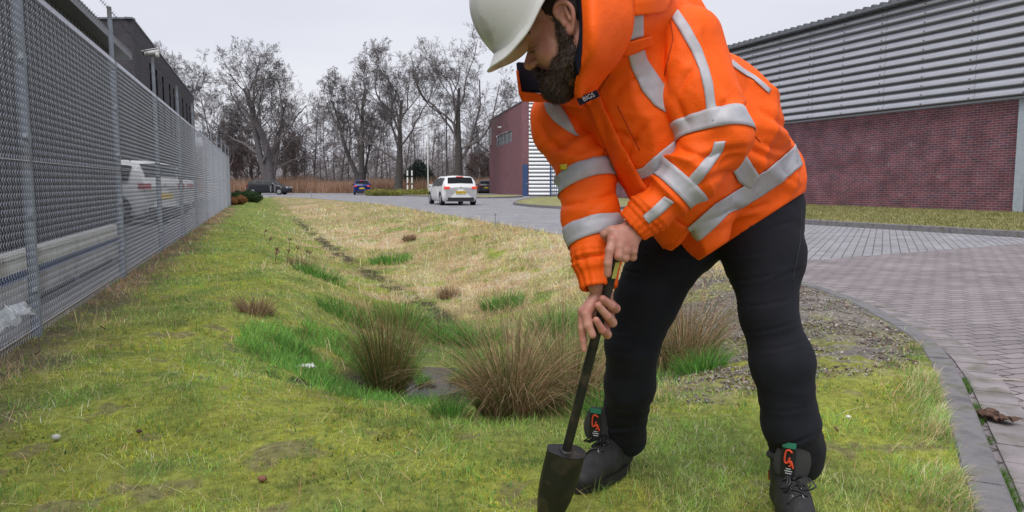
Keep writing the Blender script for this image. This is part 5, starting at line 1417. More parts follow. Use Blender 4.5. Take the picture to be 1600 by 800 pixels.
def creases(V, lines, w=.011):
    """valleys with a raised flank, laid along lines given in the photograph's pixels, on the side that faces it"""
    q = V - CAM; dp = q@FWD; px = 800 + F_PX*(q@RGT)/dp; py = 400 - F_PX*(q@UPV)/dp; d = np.zeros(len(V))
    for (x0, y0, x1, y1, dep) in lines:
        a = np.array([x0, y0], float); b = np.array([x1, y1], float); L = np.linalg.norm(b-a); u = (b-a)/L
        t = ((px-a[0])*u[0] + (py-a[1])*u[1])/L; bow = 4*np.sin(np.clip(t, 0, 1)*math.pi)
        s = ((px-a[0])*-u[1] + (py-a[1])*u[0] - bow)*dp/F_PX
        e = sstep(-.12, .25, t)*(1-sstep(.7, 1.12, t))
        d += dep*e*(-np.exp(-(s/(w*.55))**2) + .75*np.exp(-((s-w*1.5)/(w*1.1))**2) + .35*np.exp(-((s+w*1.5)/(w*1.1))**2))
    return d

# ------------------------------------------------------------ jacket
tor = [cap(P(985, 112, 2.05), P(1000, 52, 2.06), .185, .140, .05, flat=(FWD, 1.15)), cap(P(985, 120, 2.05), P(1095, 205, 2.15), .180, .205, .08, flat=(FWD, 1.1)), cap(P(1095, 205, 2.15), P(1168, 290, 2.32), .205, .158, .06, flat=(FWD, 1.05)),
       cap(P(1168, 290, 2.32), P(1172, 350, 2.33), .160, .166, .04), cap(P(966, 10, 1.80), P(1010, 40, 2.03), .092, .12, .05), cap(P(955, 60, 1.83), P(985, 110, 2.0), .07, .12, .05), cap(P(1025, 62, 2.05), P(1060, 76, 1.99), .125, .09, .06), cap(P(930, 150, 2.09), SR, .11, .075, .06),
       cap(P(1075, 250, 2.10), P(1085, 360, 2.12), .11, .10, .06), cap(P(985, 160, 1.98), P(1060, 290, 2.05), .12, .12, .06)]
def edge_plane(a, b):
    n = np.cross(ray(*a), ray(*b)); n /= np.linalg.norm(n); return (P(a[0], a[1], 2.1), n if n[2] < 0 else -n)
hemcut = [edge_plane((1256, 301), (1105, 399)), edge_plane((1045, 391), (985, 368))]
wedge = cap(P(1077, 352, 2.06), P(1075, 420, 2.06), .002, .066, .003, flat=(FWD, .1))
def tor_disp(V):
    hw_ = np.minimum(*[np.clip(-((V-p_)@n_)/.03, 0, 1) for p_, n_ in hemcut])
    d = limb_folds(V, P(960, 100, 2.05), P(1180, 310, 2.3), .017, 10, 4.5, 2.0, .3, .6)
    d += limb_folds(V, P(1180, 120, 2.1), P(1010, 320, 2.1), .014, 9, 3.2, 7.0, .3, .5)
    d += .006*(vnoise(V*11+3)-.5) + .0015*(vnoise(V*45)-.5)
    d += creases(V, [(1004, 118, 958, 150, .006), (1012, 190, 975, 262, .007), (1192, 168, 1236, 206, .007), (1158, 176, 1128, 240, .008), (1150, 216, 1214, 250, .007), (1100, 345, 1190, 300, .007), (1190, 222, 1226, 234, .006), (940, 175, 962, 250, .006), (1140, 320, 1210, 318, .005), (1020, 300, 1062, 330, .007), (1165, 140, 1180, 200, .006), (1216, 260, 1248, 290, .005), (885, 178, 930, 235, .006), (1000, 225, 950, 205, .005)], .012)
    return d*hw_
jk, Vj, Fj = sdf_obj('jacket', tor, .0068, M_orange, None, cuts=hemcut, subs=[wedge], disp=tor_disp)
child(jk)
slL = [cap(P(1066, 68, 1.935), P(1092, 150, 1.905), .097, .090, .04), cap(P(1092, 150, 1.905), P(1117, 214, 1.88), .090, .074, .04), cap(P(1117, 214, 1.88), P(1068, 284, 1.885), .074, .062, .03), cap(P(1068, 284, 1.885), P(1020, 328, 1.895), .062, .053, .03), cap(P(1020, 328, 1.895), CL2, .052, .046, .015)]
axL = (CL2-FL)/np.linalg.norm(CL2-FL)
def slL_disp(V):
    d = limb_folds(V, P(1070, 60, 1.93), P(1110, 220, 1.9), .017, 10, 5.5, 1.0, .2, .5) + limb_folds(V, P(1095, 180, 1.9), P(1040, 300, 1.9), .022, 16, 6, 5.0, .2, -.4)
    t = (V-CL)@axL; w = np.exp(-(np.maximum(0, -t-.0))**2/.0006)
    ref = np.cross(axL, [0, 0, 1]); ref /= np.linalg.norm(ref); r2 = np.cross(axL, ref); q = V-CL; an = np.arctan2(q@r2, q@ref)
    d += w*.0022*np.sin(an*17 + 2*vnoise(V*40)) ; d += .003*np.sin(t*2*math.pi/.016)*np.exp(-((t+.004)/.022)**2)
    d += creases(V, [(1162, 226, 1078, 262, .007), (1150, 262, 1082, 292, .006), (1062, 232, 1110, 246, .006), (1058, 150, 1080, 198, .006), (1140, 150, 1118, 196, .005), (1096, 40, 1120, 100, .005), (1040, 60, 1046, 150, .006), (1088, 105, 1062, 150, .005), (1155, 238, 1120, 262, .006), (1048, 255, 1010, 300, .004)])
    return d + .003*(vnoise(V*16+5)-.5)
oL, VL, FL_ = sdf_obj('sleeve', slL, .0058, M_orange, None, cuts=[(CL2+axL*.004, axL)], subs=[cap(CL2-axL*.03, CL2+axL*.1, .036, .038, .004)], disp=slL_disp)
oL.parent = jk
slR = [cap(P(900, 160, 2.10), P(874, 186, 2.08), .07, .080, .03), cap(P(878, 186, 2.08), ER, .076, .077, .03), cap(ER, FR, .075, .070, .03), cap(FR, CR, .070, .063, .02), cap(CR, CR2, .060, .049, .015)]
axR = (CR2-CR)/np.linalg.norm(CR2-CR)
def slR_disp(V):
    d = limb_folds(V, P(880, 190, 2.08), P(912, 262, 2.05), .017, 13, 6, 3.0, .2, .4) + limb_folds(V, P(905, 250, 2.05), P(930, 400, 2.0), .017, 13, 6, 9.0, .2, .6)
    t = (V-CR)@axR; w = np.exp(-(np.maximum(0, -t+.01))**2/.0006)
    ref = np.cross(axR, [0, 1, 0]); ref /= np.linalg.norm(ref); r2 = np.cross(axR, ref); q = V-CR; an = np.arctan2(q@r2, q@ref)
    d += w*.0022*np.sin(an*16 + 2*vnoise(V*40)); d += .003*np.sin(t*2*math.pi/.016)*np.exp(-((t-.01)/.022)**2)
    d += creases(V, [(858, 222, 915, 240, .006), (965, 238, 898, 262, .007), (880, 322, 950, 306, .006), (900, 345, 968, 330, .005), (893, 405, 955, 392, .006), (962, 300, 920, 338, .005), (845, 190, 880, 235, .005)])
    return d + .003*(vnoise(V*16+5)-.5)
oR, VR, FR_ = sdf_obj('sleeve', slR, .0058, M_orange, None, cuts=[(CR2+axR*.012, axR)], subs=[cap(CR2-axR*.03, CR2+axR*.1, .038, .040, .004)], disp=slR_disp)
oR.parent = jk
bT, bL, bR = bvh_of(Vj, Fj), bvh_of(VL, FL_), bvh_of(VR, FR_)
def tape(bv, l, r, off=.003, nv=6, nu=None): return patch('reflective_band', bv, l, r, M_tape, jk, off, nu, nv)
# chest and shoulder straps
tape(bT, [(975, 22), (979, 64)], [(1004, 20), (1004, 56)])
tape(bT, [(980, 82), (987, 108), (1003, 142), (1022, 165), (1050, 182)], [(1005, 75), (1010, 93), (1030, 122), (1046, 146), (1060, 176)])
tape(bT, [(850, 160), (854, 175), (866, 190), (881, 201)], [(869, 149), (873, 160), (887, 182), (900, 211)])
tape(bR, [(850, 160), (854, 175), (866, 190), (881, 201), (898, 212)], [(869, 149), (873, 160), (887, 182), (900, 208), (906, 214)])
# belly band, hem band, side piece, back band
tape(bT, [(977, 270), (1005, 262), (1030, 238), (1060, 215), (1085, 200)], [(997, 282), (1028, 272), (1046, 256), (1066, 242), (1090, 228)])
tape(bT, [(1073, 355), (1115, 318), (1160, 290), (1200, 262), (1241, 227)], [(1092, 376), (1135, 336), (1180, 311), (1220, 284), (1252, 258)], off=.005, nv=10, nu=60)
tape(bT, [(1139, 259), (1152, 284), (1172, 294)], [(1161, 238), (1176, 258), (1188, 276)], off=.005)
tape(bT, [(1143, 94), (1160, 108), (1180, 120), (1204, 140)], [(1141, 102), (1158, 114), (1178, 126), (1200, 146)])
patch('strap_tab', bT, [(966, 68), (972, 86)], [(1014, 54), (1016, 70)], M_orange, jk, .008, 6, 8, .004)
# storm flap at the top, pocket edge, placket
patch('storm_flap', bT, [(947, 28), (940, -6)], [(1036, 18), (1050, -8)], M_orange, jk, .010, 10, 16, .005)
patch('placket', bT, [(905, 118), (920, 165), (945, 225), (975, 285), (1003, 340), (1045, 392)], [(925, 112), (945, 165), (975, 228), (1008, 285), (1040, 330), (1072, 352)], M_orange, jk, .007, 40, 5, .004)
M_seam_fold_shade = mat('orange_seam_fold_shade', (.42, .05, .005), rough=.8)
def seam(bv, pts, r=.0014, off=.001, par=None, m_=M_seam_fold_shade):
    pl = np.array(pts, float); s = np.concatenate([[0], np.cumsum(np.linalg.norm(np.diff(pl, axis=0), axis=1))]); t = np.linspace(0, s[-1], max(6, int(s[-1]/5)))
    q = [rc(bv, np.interp(a, s, pl[:, 0]), np.interp(a, s, pl[:, 1]), off) for a in t]; q = [np.array(v) for v in q if v is not None]
    if len(q) > 2:
        if max(np.linalg.norm(q[i+1]-q[i]) for i in range(len(q)-1)) > .08: return
        Vs, Fs = sweep(q, r, 5); o = mesh_np('seam', Vs, Fs, m_, smooth=True); o.parent = par or jk
seam(bT, [(965, 165), (985, 205), (1000, 235)]); seam(bT, [(1130, 165), (1160, 190), (1188, 222)]); seam(bL, [(1046, 22), (1052, 60), (1040, 110), (1028, 160)])
seam(bT, [(1110, 402), (1160, 372), (1200, 345), (1245, 312)], off=.001); seam(bT, [(945, 232), (975, 290), (1010, 350)])
# sleeve bands
def tpar(a, b, px, py):
    """parameter along a-b whose camera projection is nearest the pixel, seen across the limb"""
    r = ray(px, py); 
    # closest points of the two lines
    u = (b-a); w0 = a-CAM; A = u@u; B_ = u@r; C_ = r@r; D_ = u@w0; E_ = r@w0
    return (B_*E_ - C_*D_)/(A*C_ - B_*B_)
ua_, ub_ = P(1080, 120, 1.92), EL
ring('reflective_band', bL, ua_, ub_, (tpar(ua_, ub_, 1063, 197), tpar(ua_, ub_, 1068, 223)), (tpar(ua_, ub_, 1162, 178), tpar(ua_, ub_, 1163, 212)), M_tape, jk)
fa_, fb_ = P(1095, 262, 1.88), CL
ring('reflective_band', bL, fa_, fb_, (tpar(fa_, fb_, 1043, 253), tpar(fa_, fb_, 1022, 275)), (tpar(fa_, fb_, 1098, 302), tpar(fa_, fb_, 1073, 322)), M_tape, jk)
tape(bL, [(1043, 18), (1062, 48), (1080, 80), (1092, 108), (1100, 140), (1107, 192)], [(1058, 14), (1078, 42), (1095, 74), (1106, 104), (1114, 134), (1122, 188)], nv=4)
tape(bL, [(1116, 222), (1112, 236), (1090, 262), (1070, 285)], [(1134, 220), (1127, 241), (1106, 268), (1084, 296)], nv=4)
tape(bL, [(1039, 306), (1022, 322), (1004, 338)], [(1054, 315), (1034, 333), (1014, 350)], nv=4)
ra_, rb_ = P(905, 230, 2.06), P(930, 400, 1.98)
ring('reflective_band', bR, ra_, rb_, (tpar(ra_, rb_, 880, 279), tpar(ra_, rb_, 883, 305)), (tpar(ra_, rb_, 932, 256), tpar(ra_, rb_, 948, 279)), M_tape, jk)
ring('reflective_band', bR, ra_, rb_, (tpar(ra_, rb_, 893, 358), tpar(ra_, rb_, 896, 388)), (tpar(ra_, rb_, 962, 340), tpar(ra_, rb_, 960, 367)), M_tape, jk)
# name patch with pale letters, small yellow badge
def facing_text(body_, h, size, ang, m_, par, nm):
    a = math.radians(ang); ex = math.cos(a)*RGT + math.sin(a)*UPV; ez = -FWD; ey = -math.sin(a)*RGT + math.cos(a)*UPV
    cu = bpy.data.curves.new(nm, 'FONT'); cu.body = body_; cu.size = size; cu.align_x = 'CENTER'; cu.align_y = 'CENTER'; cu.extrude = .0004
    to = bpy.data.objects.new(nm+'_src', cu); COL.objects.link(to); bpy.context.view_layer.update()
    me = bpy.data.meshes.new_from_object(to); bpy.data.objects.remove(to)
    Vt = np.array([v.co for v in me.vertices]); Ft = [list(p.vertices) for p in me.polygons]
    o = mesh_np(nm, h + Vt[:, :1]*ex + Vt[:, 1:2]*ey + Vt[:, 2:3]*ez + FWD*.22*Vt[:, :1], Ft, m_); o.parent = par; return o
bP = bT
patch('sleeve_badge', bR, [(877, 256), (877, 264)], [(888, 255), (887, 265)], mat('badge_yellow', (.75, .6, .05), rough=.4), jk, .006, 3, 4, .003)

# collar: far flap open with navy inside, near flap folded, hoodie edge
colV = []
def sheet(name, rows, m_, parent, n=18, thick=.006):
    """rows: list of splines of 3D points; lofted"""
    R_ = [spline(r, n) for r in rows]; k = 6; S_ = []
    R_ = np.array(R_); R2 = np.array([spline(R_[:, i], (len(rows)-1)*k+1) for i in range(n)]).transpose(1, 0, 2)
    m2, n2 = R2.shape[:2]
    o = mesh_np(name, R2.reshape(-1, 3), [[j*n2+i, j*n2+i+1, (j+1)*n2+i+1, (j+1)*n2+i] for j in range(m2-1) for i in range(n2-1)], m_, smooth=True)
    if name == 'collar': colV.append((R2.reshape(-1, 3), np.array([[j*n2+i, j*n2+i+1, (j+1)*n2+i+1, (j+1)*n2+i] for j in range(m2-1) for i in range(n2-1)])))
    sm = o.modifiers.new('thick', 'SOLIDIFY'); sm.thickness = thick; sm.offset = 0
    o.parent = parent; return o
dC = 1.93
sheet('collar_lining', [[P(808, 98, dC), P(840, 100, dC+.04), P(880, 100, dC+.05), P(920, 90, dC+.03)], [P(810, 120, dC-.01), P(842, 124, dC+.02), P(880, 124, dC+.03), P(920, 118, dC+.02)], [P(813, 143, dC-.01), P(845, 144, dC), P(885, 144, dC+.01), P(915, 140, dC+.01)]], M_navy, jk, thick=.008)
sheet('collar', [[P(808, 110, dC-.012), P(810, 128, dC-.022), P(812, 146, dC-.022)], [P(814, 138, dC+.012), P(815, 148, dC-.008), P(817, 158, dC-.008)]], M_orange, jk)
sheet('collar', [[P(811, 143, dC-.024), P(845, 146, dC-.018), P(885, 147, dC-.012), P(918, 143, dC-.01)], [P(818, 159, dC-.014), P(850, 160, dC-.012), P(890, 166, dC-.006), P(922, 172, dC)]], M_orange, jk)
dN = 1.635
sheet('collar', [[P(908, -12, dN), P(911, 20, dN-.01), P(912, 55, dN-.01), P(910, 92, dN+.01), P(900, 126, dN+.06), P(898, 146, dN+.10)],
                 [P(924, -12, dN-.02), P(925, 20, dN-.035), P(926, 50, dN-.04), P(925, 85, dN-.02), P(911, 118, dN+.04), P(904, 152, dN+.10)],
                 [P(940, -12, dN-.01), P(942, 22, dN-.02), P(943, 55, dN-.015), P(940, 88, dN+.01), P(926, 120, dN+.08), P(911, 158, dN+.15)],
                 [P(990, -12, dN+.07), P(990, 24, dN+.07), P(984, 60, dN+.09), P(964, 98, dN+.12), P(936, 132, dN+.18), P(920, 164, dN+.22)]], M_orange, jk, 24)

sheet('collar_lining', [[P(898, -12, dN+.03), P(903, 10, dN+.01), P(906, 32, dN+.01), P(905, 60, dN+.01), P(898, 100, dN+.04)], [P(908, -12, dN), P(911, 20, dN-.004), P(912, 40, dN-.004), P(911, 70, dN), P(903, 118, dN+.02)]], M_navy, jk, 16, .004)
M_hood = cloth_mat('grey_hoodie', (.32, .28, .34), .85, grid=.004, gdark=.7)
o = sheet('shirt_collar', [[P(893, -14, dN+.045), P(898, 2, dN+.04), P(905, 22, dN+.02)], [P(908, -14, dN+.012), P(909, 2, dN+.012), P(909, 20, dN+.012)]], M_hood, jk, 10, .004)

bCol = bvh_of(np.concatenate([Vj, colV[-1][0]]), np.concatenate([Fj, colV[-1][1]+len(Vj)]))
seam(bCol, [(930, 2), (936, 30), (940, 62), (944, 92), (926, 122), (906, 150)], .0016, .0012)  # dark fold line in seam colour, standing in for crease shading on the collar
seam(bCol, [(968, 30), (966, 70), (956, 110), (935, 145)], .0012, .001)  # second collar fold darkened the same way
dpt = 1.745; a_ = math.radians(27); ex_ = math.cos(a_)*RGT + math.sin(a_)*UPV; ey_ = -math.sin(a_)*RGT + math.cos(a_)*UPV; c_ = P(919.5, 152, dpt); ez_ = -FWD
np_ = MB(); W2, H2_ = .0265, .0085
pts8 = [c_ + ex_*sx*W2 + ey_*sy*H2_ + ez_*sz + FWD*.012*(sx*.5) for sz in (-.006, .0) for sx, sy in ((-1, -1), (1, -1), (1, 1), (-1, 1))]
for q in ((0,1,5,4),(1,2,6,5),(2,3,7,6),(3,0,4,7),(4,5,6,7)): np_.quad(*[pts8[i] for i in q])
o = np_.build('name_patch', M_navy); o.parent = jk
facing_text('BIGS', c_ + ez_*.0015, .0155, 27, M_lab, jk, 'name_text')

# ------------------------------------------------------------ trousers
def trous_disp(V):
    d = limb_folds(V, HRj, KRj, .003, 16, 4.5, 1.0, .16, .3) + limb_folds(V, P(985, 560, 2.37), ARj, .003, 20, 5, 4.0, .14, .2)
    d += limb_folds(V, HLj, KLj, .003, 15, 4.5, 8.0, .18, -.3) + limb_folds(V, P(1208, 520, 2.2), ALj, .003, 17, 5, 6.0, .14, -.2)
    for (c, ax_, l_, s_) in ((ARj, ARj-KRj, .10, 3.0), (ALj, ALj-KLj, .10, 5.0), (KRj, ARj-HRj, .05, 7.0), (KLj, ALj-HLj, .05, 11.0)):
        ax_ = ax_/np.linalg.norm(ax_); q = V-c; t = q@ax_; w = np.exp(-(t/l_)**2)*(np.linalg.norm(q, axis=1) < .22)
        sx = q@RGT
        amp = .009 if c is ARj or c is ALj else .003
        d += w*amp*(ridged(np.stack([t*24+s_+sx*7, sx*5, q[:, 1]*5], 1))-.55)
    d += creases(V, [(1126, 398, 1200, 392, .005), (1132, 436, 1214, 428, .006), (1150, 478, 1240, 466, .006), (1166, 520, 1250, 500, .006), (1182, 548, 1262, 530, .005), (1195, 640, 1262, 636, .004), (1198, 700, 1278, 676, .007), (1196, 716, 1276, 712, .007), (1000, 388, 1100, 398, .005), (958, 420, 1070, 428, .006), (954, 518, 1032, 508, .006), (950, 548, 1022, 546, .005), (946, 640, 1006, 630, .005), (940, 668, 1004, 660, .007), (1240, 345, 1180, 372, .006), (1256, 420, 1200, 445, .005)], .0065)*.55
    return d + .002*(vnoise(V*30)-.5)
trl = [cap(P(1165, 290, 2.34), P(1175, 330, 2.33), .150, .155, .05), cap(P(1172, 330, 2.33), P(1194, 400, 2.26), .140, .116, .04), cap(P(1194, 400, 2.26), KLj, .116, .077, .03), cap(KLj, P(1222, 565, 2.19), .077, .0865, .03), cap(P(1222, 565, 2.19), P(1235, 660, 2.215), .0865, .077, .03), cap(P(1236, 660, 2.225), P(1243, 705, 2.28), .079, .074, .03), cap(P(1250, 690, 2.29), P(1252, 722, 2.31), .068, .062, .03),
       cap(P(1110, 335, 2.38), P(1038, 405, 2.37), .125, .116, .012), cap(P(1038, 405, 2.37), P(1011, 468, 2.365), .116, .101, .015), cap(P(1011, 468, 2.365), KRj, .101, .080, .02), cap(KRj, P(984, 600, 2.43), .080, .081, .03), cap(P(984, 600, 2.43), P(975, 665, 2.56), .081, .069, .02), cap(P(975, 665, 2.56), P(979, 684, 2.60), .069, .066, .02)]
def plane_cut(c, n): n = np.array(n)/np.linalg.norm(n); return (np.array(c), n)
tcut = []
trj, VT, FT = sdf_obj('trousers', trl, .0066, M_jeans, None, cuts=tcut, disp=trous_disp)
child(trj)
bTr = bvh_of(VT, FT)
M_thr = mat('dark_stitch', (.03, .032, .04), rough=.8)
for pts_ in ([(1108, 405), (1128, 440), (1150, 480), (1170, 530), (1190, 600), (1205, 690)], [(1252, 330), (1250, 380), (1238, 440)], [(1120, 355), (1150, 362), (1180, 352)]):
    seam(bTr, pts_, .0012, .0008, trj, M_thr)

# ------------------------------------------------------------ boots
def boot(hx, hy, tx, ty, zg, shaft_to, sc=1.0, mir=1, tyaw=0.0, tgx=.088):
    ax_ = math.atan2(ty-hy, tx-hx); ca, sa = math.cos(ax_), math.sin(ax_); M = np.array([[ca, -sa, 0], [sa, ca, 0], [0, 0, 1.0]]); O = np.array([hx, hy, zg])
    B_ = lambda x, y, z: O + M@(np.array([x, y, z])*sc)
    bc = lambda a, b, ra, rb, k=.02, flat=None: cap(B_(*a), B_(*b), ra*sc, rb*sc, k, flat)
    pr = [bc((0, 0, .05), (.10, .004, .05), .043, .043), bc((.10, .004, .05), (.20, .008, .042), .046, .040, .03), bc((.20, .008, .04), (.235, .008, .038), .040, .036, .02), bc((0.0, 0, .06), (.012, 0, .16), .043, .052, .03), bc((.03, 0, .12), (.15, .006, .068), .046, .040, .03)]
    o, Vb2, Fb2 = sdf_obj('boot', pr, .0042, M_boot, None, cuts=[(B_(0, 0, .012), np.array([0, 0, -1.0])), (B_(0, 0, .185), np.array([0, 0, 1.0]))], disp=lambda V: .0012*(vnoise(V*60)-.5)); child(o)
    bv = bvh_of(Vb2, Fb2)
    # sole
    out = []
    for t in np.linspace(0, 2*math.pi, 40, endpoint=False):
        c_, s_ = math.cos(t), math.sin(t); x = .112 + .166*c_; y = .006 + s_*(.046 - .010*c_*0 - .006*math.cos(2*t)); out.append(B_(x, y, 0)[:2])
    zl, zh = zg, zg+.030*sc; n = len(out)
    so = mesh_np('sole', [(*p, zl) for p in out] + [(*p, zh) for p in out], [[i, (i+1) % n, n+(i+1) % n, n+i] for i in range(n)] + [list(range(n))[::-1], [n+i for i in range(n)]], M_sole); so.parent = o
    # padded collar
    rim_ = [B_(.012 + .056*math.cos(t), .054*math.sin(t), .178 - .018*math.cos(t)*0 + .01*math.cos(t)) for t in np.linspace(.55, 2*math.pi-.55, 24)]
    Vs, Fs = sweep(rim_, .011*sc, 8); q = mesh_np('padded_collar', Vs, Fs, M_boot2, smooth=True); q.parent = o
    cy_, sy_ = math.cos(tyaw), math.sin(tyaw)
    T_ = lambda x, y, z: B_(tgx + x*cy_ - y*sy_, x*sy_ + y*cy_, z)
    # tongue: tall curved plate leaning forwards
    Vt = []; nw_, nh = 10, 10
    for j in range(nh+1):
        v_ = j/nh; wd = (.040 + .012*math.sin(math.pi*min(1, v_*1.1+.1)))*(1 if v_ < .8 else math.sqrt(max(0, 1-((v_-.8)/.25)**2)))
        for i in range(nw_+1):
            u = -1+2*i/nw_; Vt.append(T_(.020*v_ - .030*u*u, u*wd*1.1, .132 + .122*v_))
    tg = mesh_np('tongue', Vt, [[j*(nw_+1)+i, j*(nw_+1)+i+1, (j+1)*(nw_+1)+i+1, (j+1)*(nw_+1)+i] for j in range(nh) for i in range(nw_)], M_boot2, smooth=True)
    sm = tg.modifiers.new('thick', 'SOLIDIFY'); sm.thickness = .012*sc; sm.offset = -1; sm2 = tg.modifiers.new('soft', 'SUBSURF'); sm2.levels = 1; sm2.render_levels = 1; tg.parent = o
    def tp(u, v_, off=.009):   # on the tongue's front
        return T_(.020*v_ - .030*u*u + off, u*.050, .132 + .122*v_)
    def tq(u0, u1, v0, v1, m_, nm, off=.009):
        k = 4; VV = [tp(u0+(u1-u0)*i/k, v0+(v1-v0)*j/k, off) for j in range(k+1) for i in range(k+1)]
        q = mesh_np(nm, VV, [[j*(k+1)+i, j*(k+1)+i+1, (j+1)*(k+1)+i+1, (j+1)*(k+1)+i] for j in range(k) for i in range(k)], m_); q.parent = o
    tq(-.72, .02, .12, .98, M_sole, 'label_patch', .0075); tq(-.70, .0, .84, .99, M_green, 'label_patch', .0095)
    # angular red emblem, open strokes
    emb = [(-.20, .74), (-.36, .80), (-.52, .74), (-.55, .50), (-.42, .46), (-.30, .60)], [(-.42, .46), (-.25, .52), (-.14, .42), (-.10, .34)], [(-.30, .50), (-.20, .44), (-.30, .38)]
    for e_ in emb:
        Vs, Fs = sweep(spline([tp(a, b, .011) for a, b in e_], 14), .0028*sc, 6); q = mesh_np('emblem', Vs, Fs, M_redlab); q.parent = o
    for k_, (a, b) in enumerate(((-.46, -.20), (-.52, -.12), (-.48, -.16))):
        tq(a, b, .30-.06*k_, .325-.06*k_, M_lab, 'small_print', .0105)
    # laces: zigzag over the instep and loose loops
    zz = [];
    for k_ in range(6):
        x = .155 - k_*.018; z = .118 + k_*.012 - .0; s_ = 1 if k_ % 2 else -1
        p = []
        for u in np.linspace(-1, 1, 7):
            tgt = B_(x + .010*u*s_, .030*u, z + .03); h, nn, _, _ = bv.ray_cast(Vector(tgt), Vector((0, 0, -1)))
            p.append(np.array(h) + np.array([0, 0, .004]) if h is not None else tgt)
        Vs, Fs = sweep(spline(p, 14), .0026*sc, 6); q = mesh_np('lace', Vs, Fs, M_black, smooth=True); q.parent = o
    rr_ = random.Random(3 if mir > 0 else 4)
    for k_ in range(7):
        a = rr_.uniform(-1, 1); ln_ = rr_.uniform(.03, .06); c0_ = np.array([.10, 0, .135])
        p = [c0_, c0_ + [.015, .03*a, .020], c0_ + [.03+.012*rr_.random(), .05*a + .01, .004], c0_ + [.035, .045*a-.012, -.012], c0_ + [.012, .015*a, .003]]
        Vs, Fs = sweep(spline([B_(*x) for x in p], 20), .0026*sc, 6); q = mesh_np('lace', Vs, Fs, M_black, smooth=True); q.parent = o
    # eyelets on both sides
    for s_ in (1, -1):
        for k_ in range(5):
            x = .155 - k_*.024; z = .12 + k_*.013; y = s_*(.030 + .003*k_); dirv = M@np.array([-.2, -s_*1.0, -.75]); dirv /= np.linalg.norm(dirv)
            st_ = B_(x, y, z) - dirv*.05; h, nn, _, _ = bv.ray_cast(Vector(st_), Vector(dirv))
            if h is None: continue
            h = np.array(h) - dirv*.001; e1 = np.cross(dirv, [0, 0, 1]); e1 /= np.linalg.norm(e1); e2 = np.cross(dirv, e1)
            Vs, Fs = sweep([h + .0052*(math.cos(t)*e1+math.sin(t)*e2) for t in np.linspace(0, 2*math.pi, 14)], .0015, 5)
            q = mesh_np('eyelet', Vs, Fs, M_steel if k_ < 4 else mat('teal_eyelet', (.02, .30, .30), rough=.3), smooth=True); q.parent = o
    # red heel tab
    q = MB(); 
    for s_ in (1,-1):
        pts = [B_(-.03, s_*.036, .095), B_(-.012, s_*.047, .085), B_(-.012, s_*.050, .115), B_(-.028, s_*.042, .125)]
        q.quad(*[p + (M@np.array([0, s_*.004, 0])) for p in pts])
    q = q.build('heel_tab', M_redlab); q.parent = o
    return o
zb1 = float(height(np.array([.33]), np.array([2.47]))[0])
boot(.375, 2.53, .232, 2.36, zb1+.005, None, 1.0, 1, R(38), .122)
zb2 = float(height(np.array([.88]), np.array([2.2]))[0])
boot(.838, 2.195, .790, 1.925, zb2+.005, None, 1.0, -1)

# ------------------------------------------------------------ digging tool, held by the person
rd = (RB-RA)/np.linalg.norm(RB-RA)
tool = empty('digging_tool', (float(RB[0]), float(RB[1]), 0), 0, 'black digging tool with round handle and tapered wedge block held in both hands', 'tool')
def ctool(o): o.parent = tool; o.location = (-tool.location.x, -tool.location.y, 0); return o
Vs, Fs = sweep([RA - rd*.004, RA, RB, RB+rd*.02], [.0128, .0128, .0132, .0132], 20)
M_toolblk = mat('tool_black', (.010, .010, .011), rough=.5, var=.25, vscale=30, bump=.12, bscale=200, dirt=(.045, .035, .026), dscale=22)
o = mesh_np('handle', Vs, Fs, M_toolblk, smooth=True); ctool(o)
# block: section in local axes e1 (image right), e2 (away)
e1 = RGT - (RGT@rd)*rd; e1 /= np.linalg.norm(e1); e2 = np.cross(rd, e1); e2 = e2*np.sign(e2@FWD)
e1r = e1*math.cos(.25)+e2*math.sin(.25); e2r = -e1*math.sin(.25)+e2*math.cos(.25)
sec = [(-.054, .012), (-.0535, -.004)] + [(.012-.046*math.cos(t), -.008-.030*math.sin(t)) for t in np.linspace(.45, 1.2, 5)] + [(.012+.044*math.cos(t), -.004-.034*math.sin(t)) for t in np.linspace(1.3, -1.3, 12)] + [(-.03, .030), (-.047, .026)]
V = []; prof = [(0, .985), (.0035, 1.0), (.06, 1.0), (.12, .98), (.17, .90), (.21, .76), (.25, .60), (.275, .5)]
for s, sc_ in prof:
    for (a, b) in sec: V.append(RB + rd*(s) + e1r*a*sc_ + e2r*b*(sc_ if s < .1 else sc_*(1-(s-.1)*2.2)))
n = len(sec); F = [[j*n+i, j*n+(i+1) % n, (j+1)*n+(i+1) % n, (j+1)*n+i] for j in range(len(prof)-1) for i in range(n)] + [list(range(n)), [(len(prof)-1)*n+i for i in range(n)][::-1]]
o = mesh_np('wedge_block', V, F, M_toolblk); ctool(o); bv_ = o.modifiers.new('bevel', 'BEVEL'); bv_.width = .002; bv_.segments = 2; bv_.limit_method = 'ANGLE'
Vs, Fs = sweep([RB - rd*.004, RB + rd*.004], [.019, .021], 20); ctool(mesh_np('socket', Vs, Fs, M_toolblk, smooth=True))
# yellow and black sticker on the handle just under the upper hand
lab_ = RA + (RB-RA)*.075
V = []; 
for j in range(2):
    for i in range(6):
        a = .2 + i*.28; V.append(lab_ + rd*(.045*j) + .0137*(math.cos(a)*e1 - math.sin(a)*e2))
o = mesh_np('sticker', V, [[i, i+1, 7+i, 6+i] for i in range(5)], mat('sticker', (.55, .5, .12), rough=.5)); ctool(o)
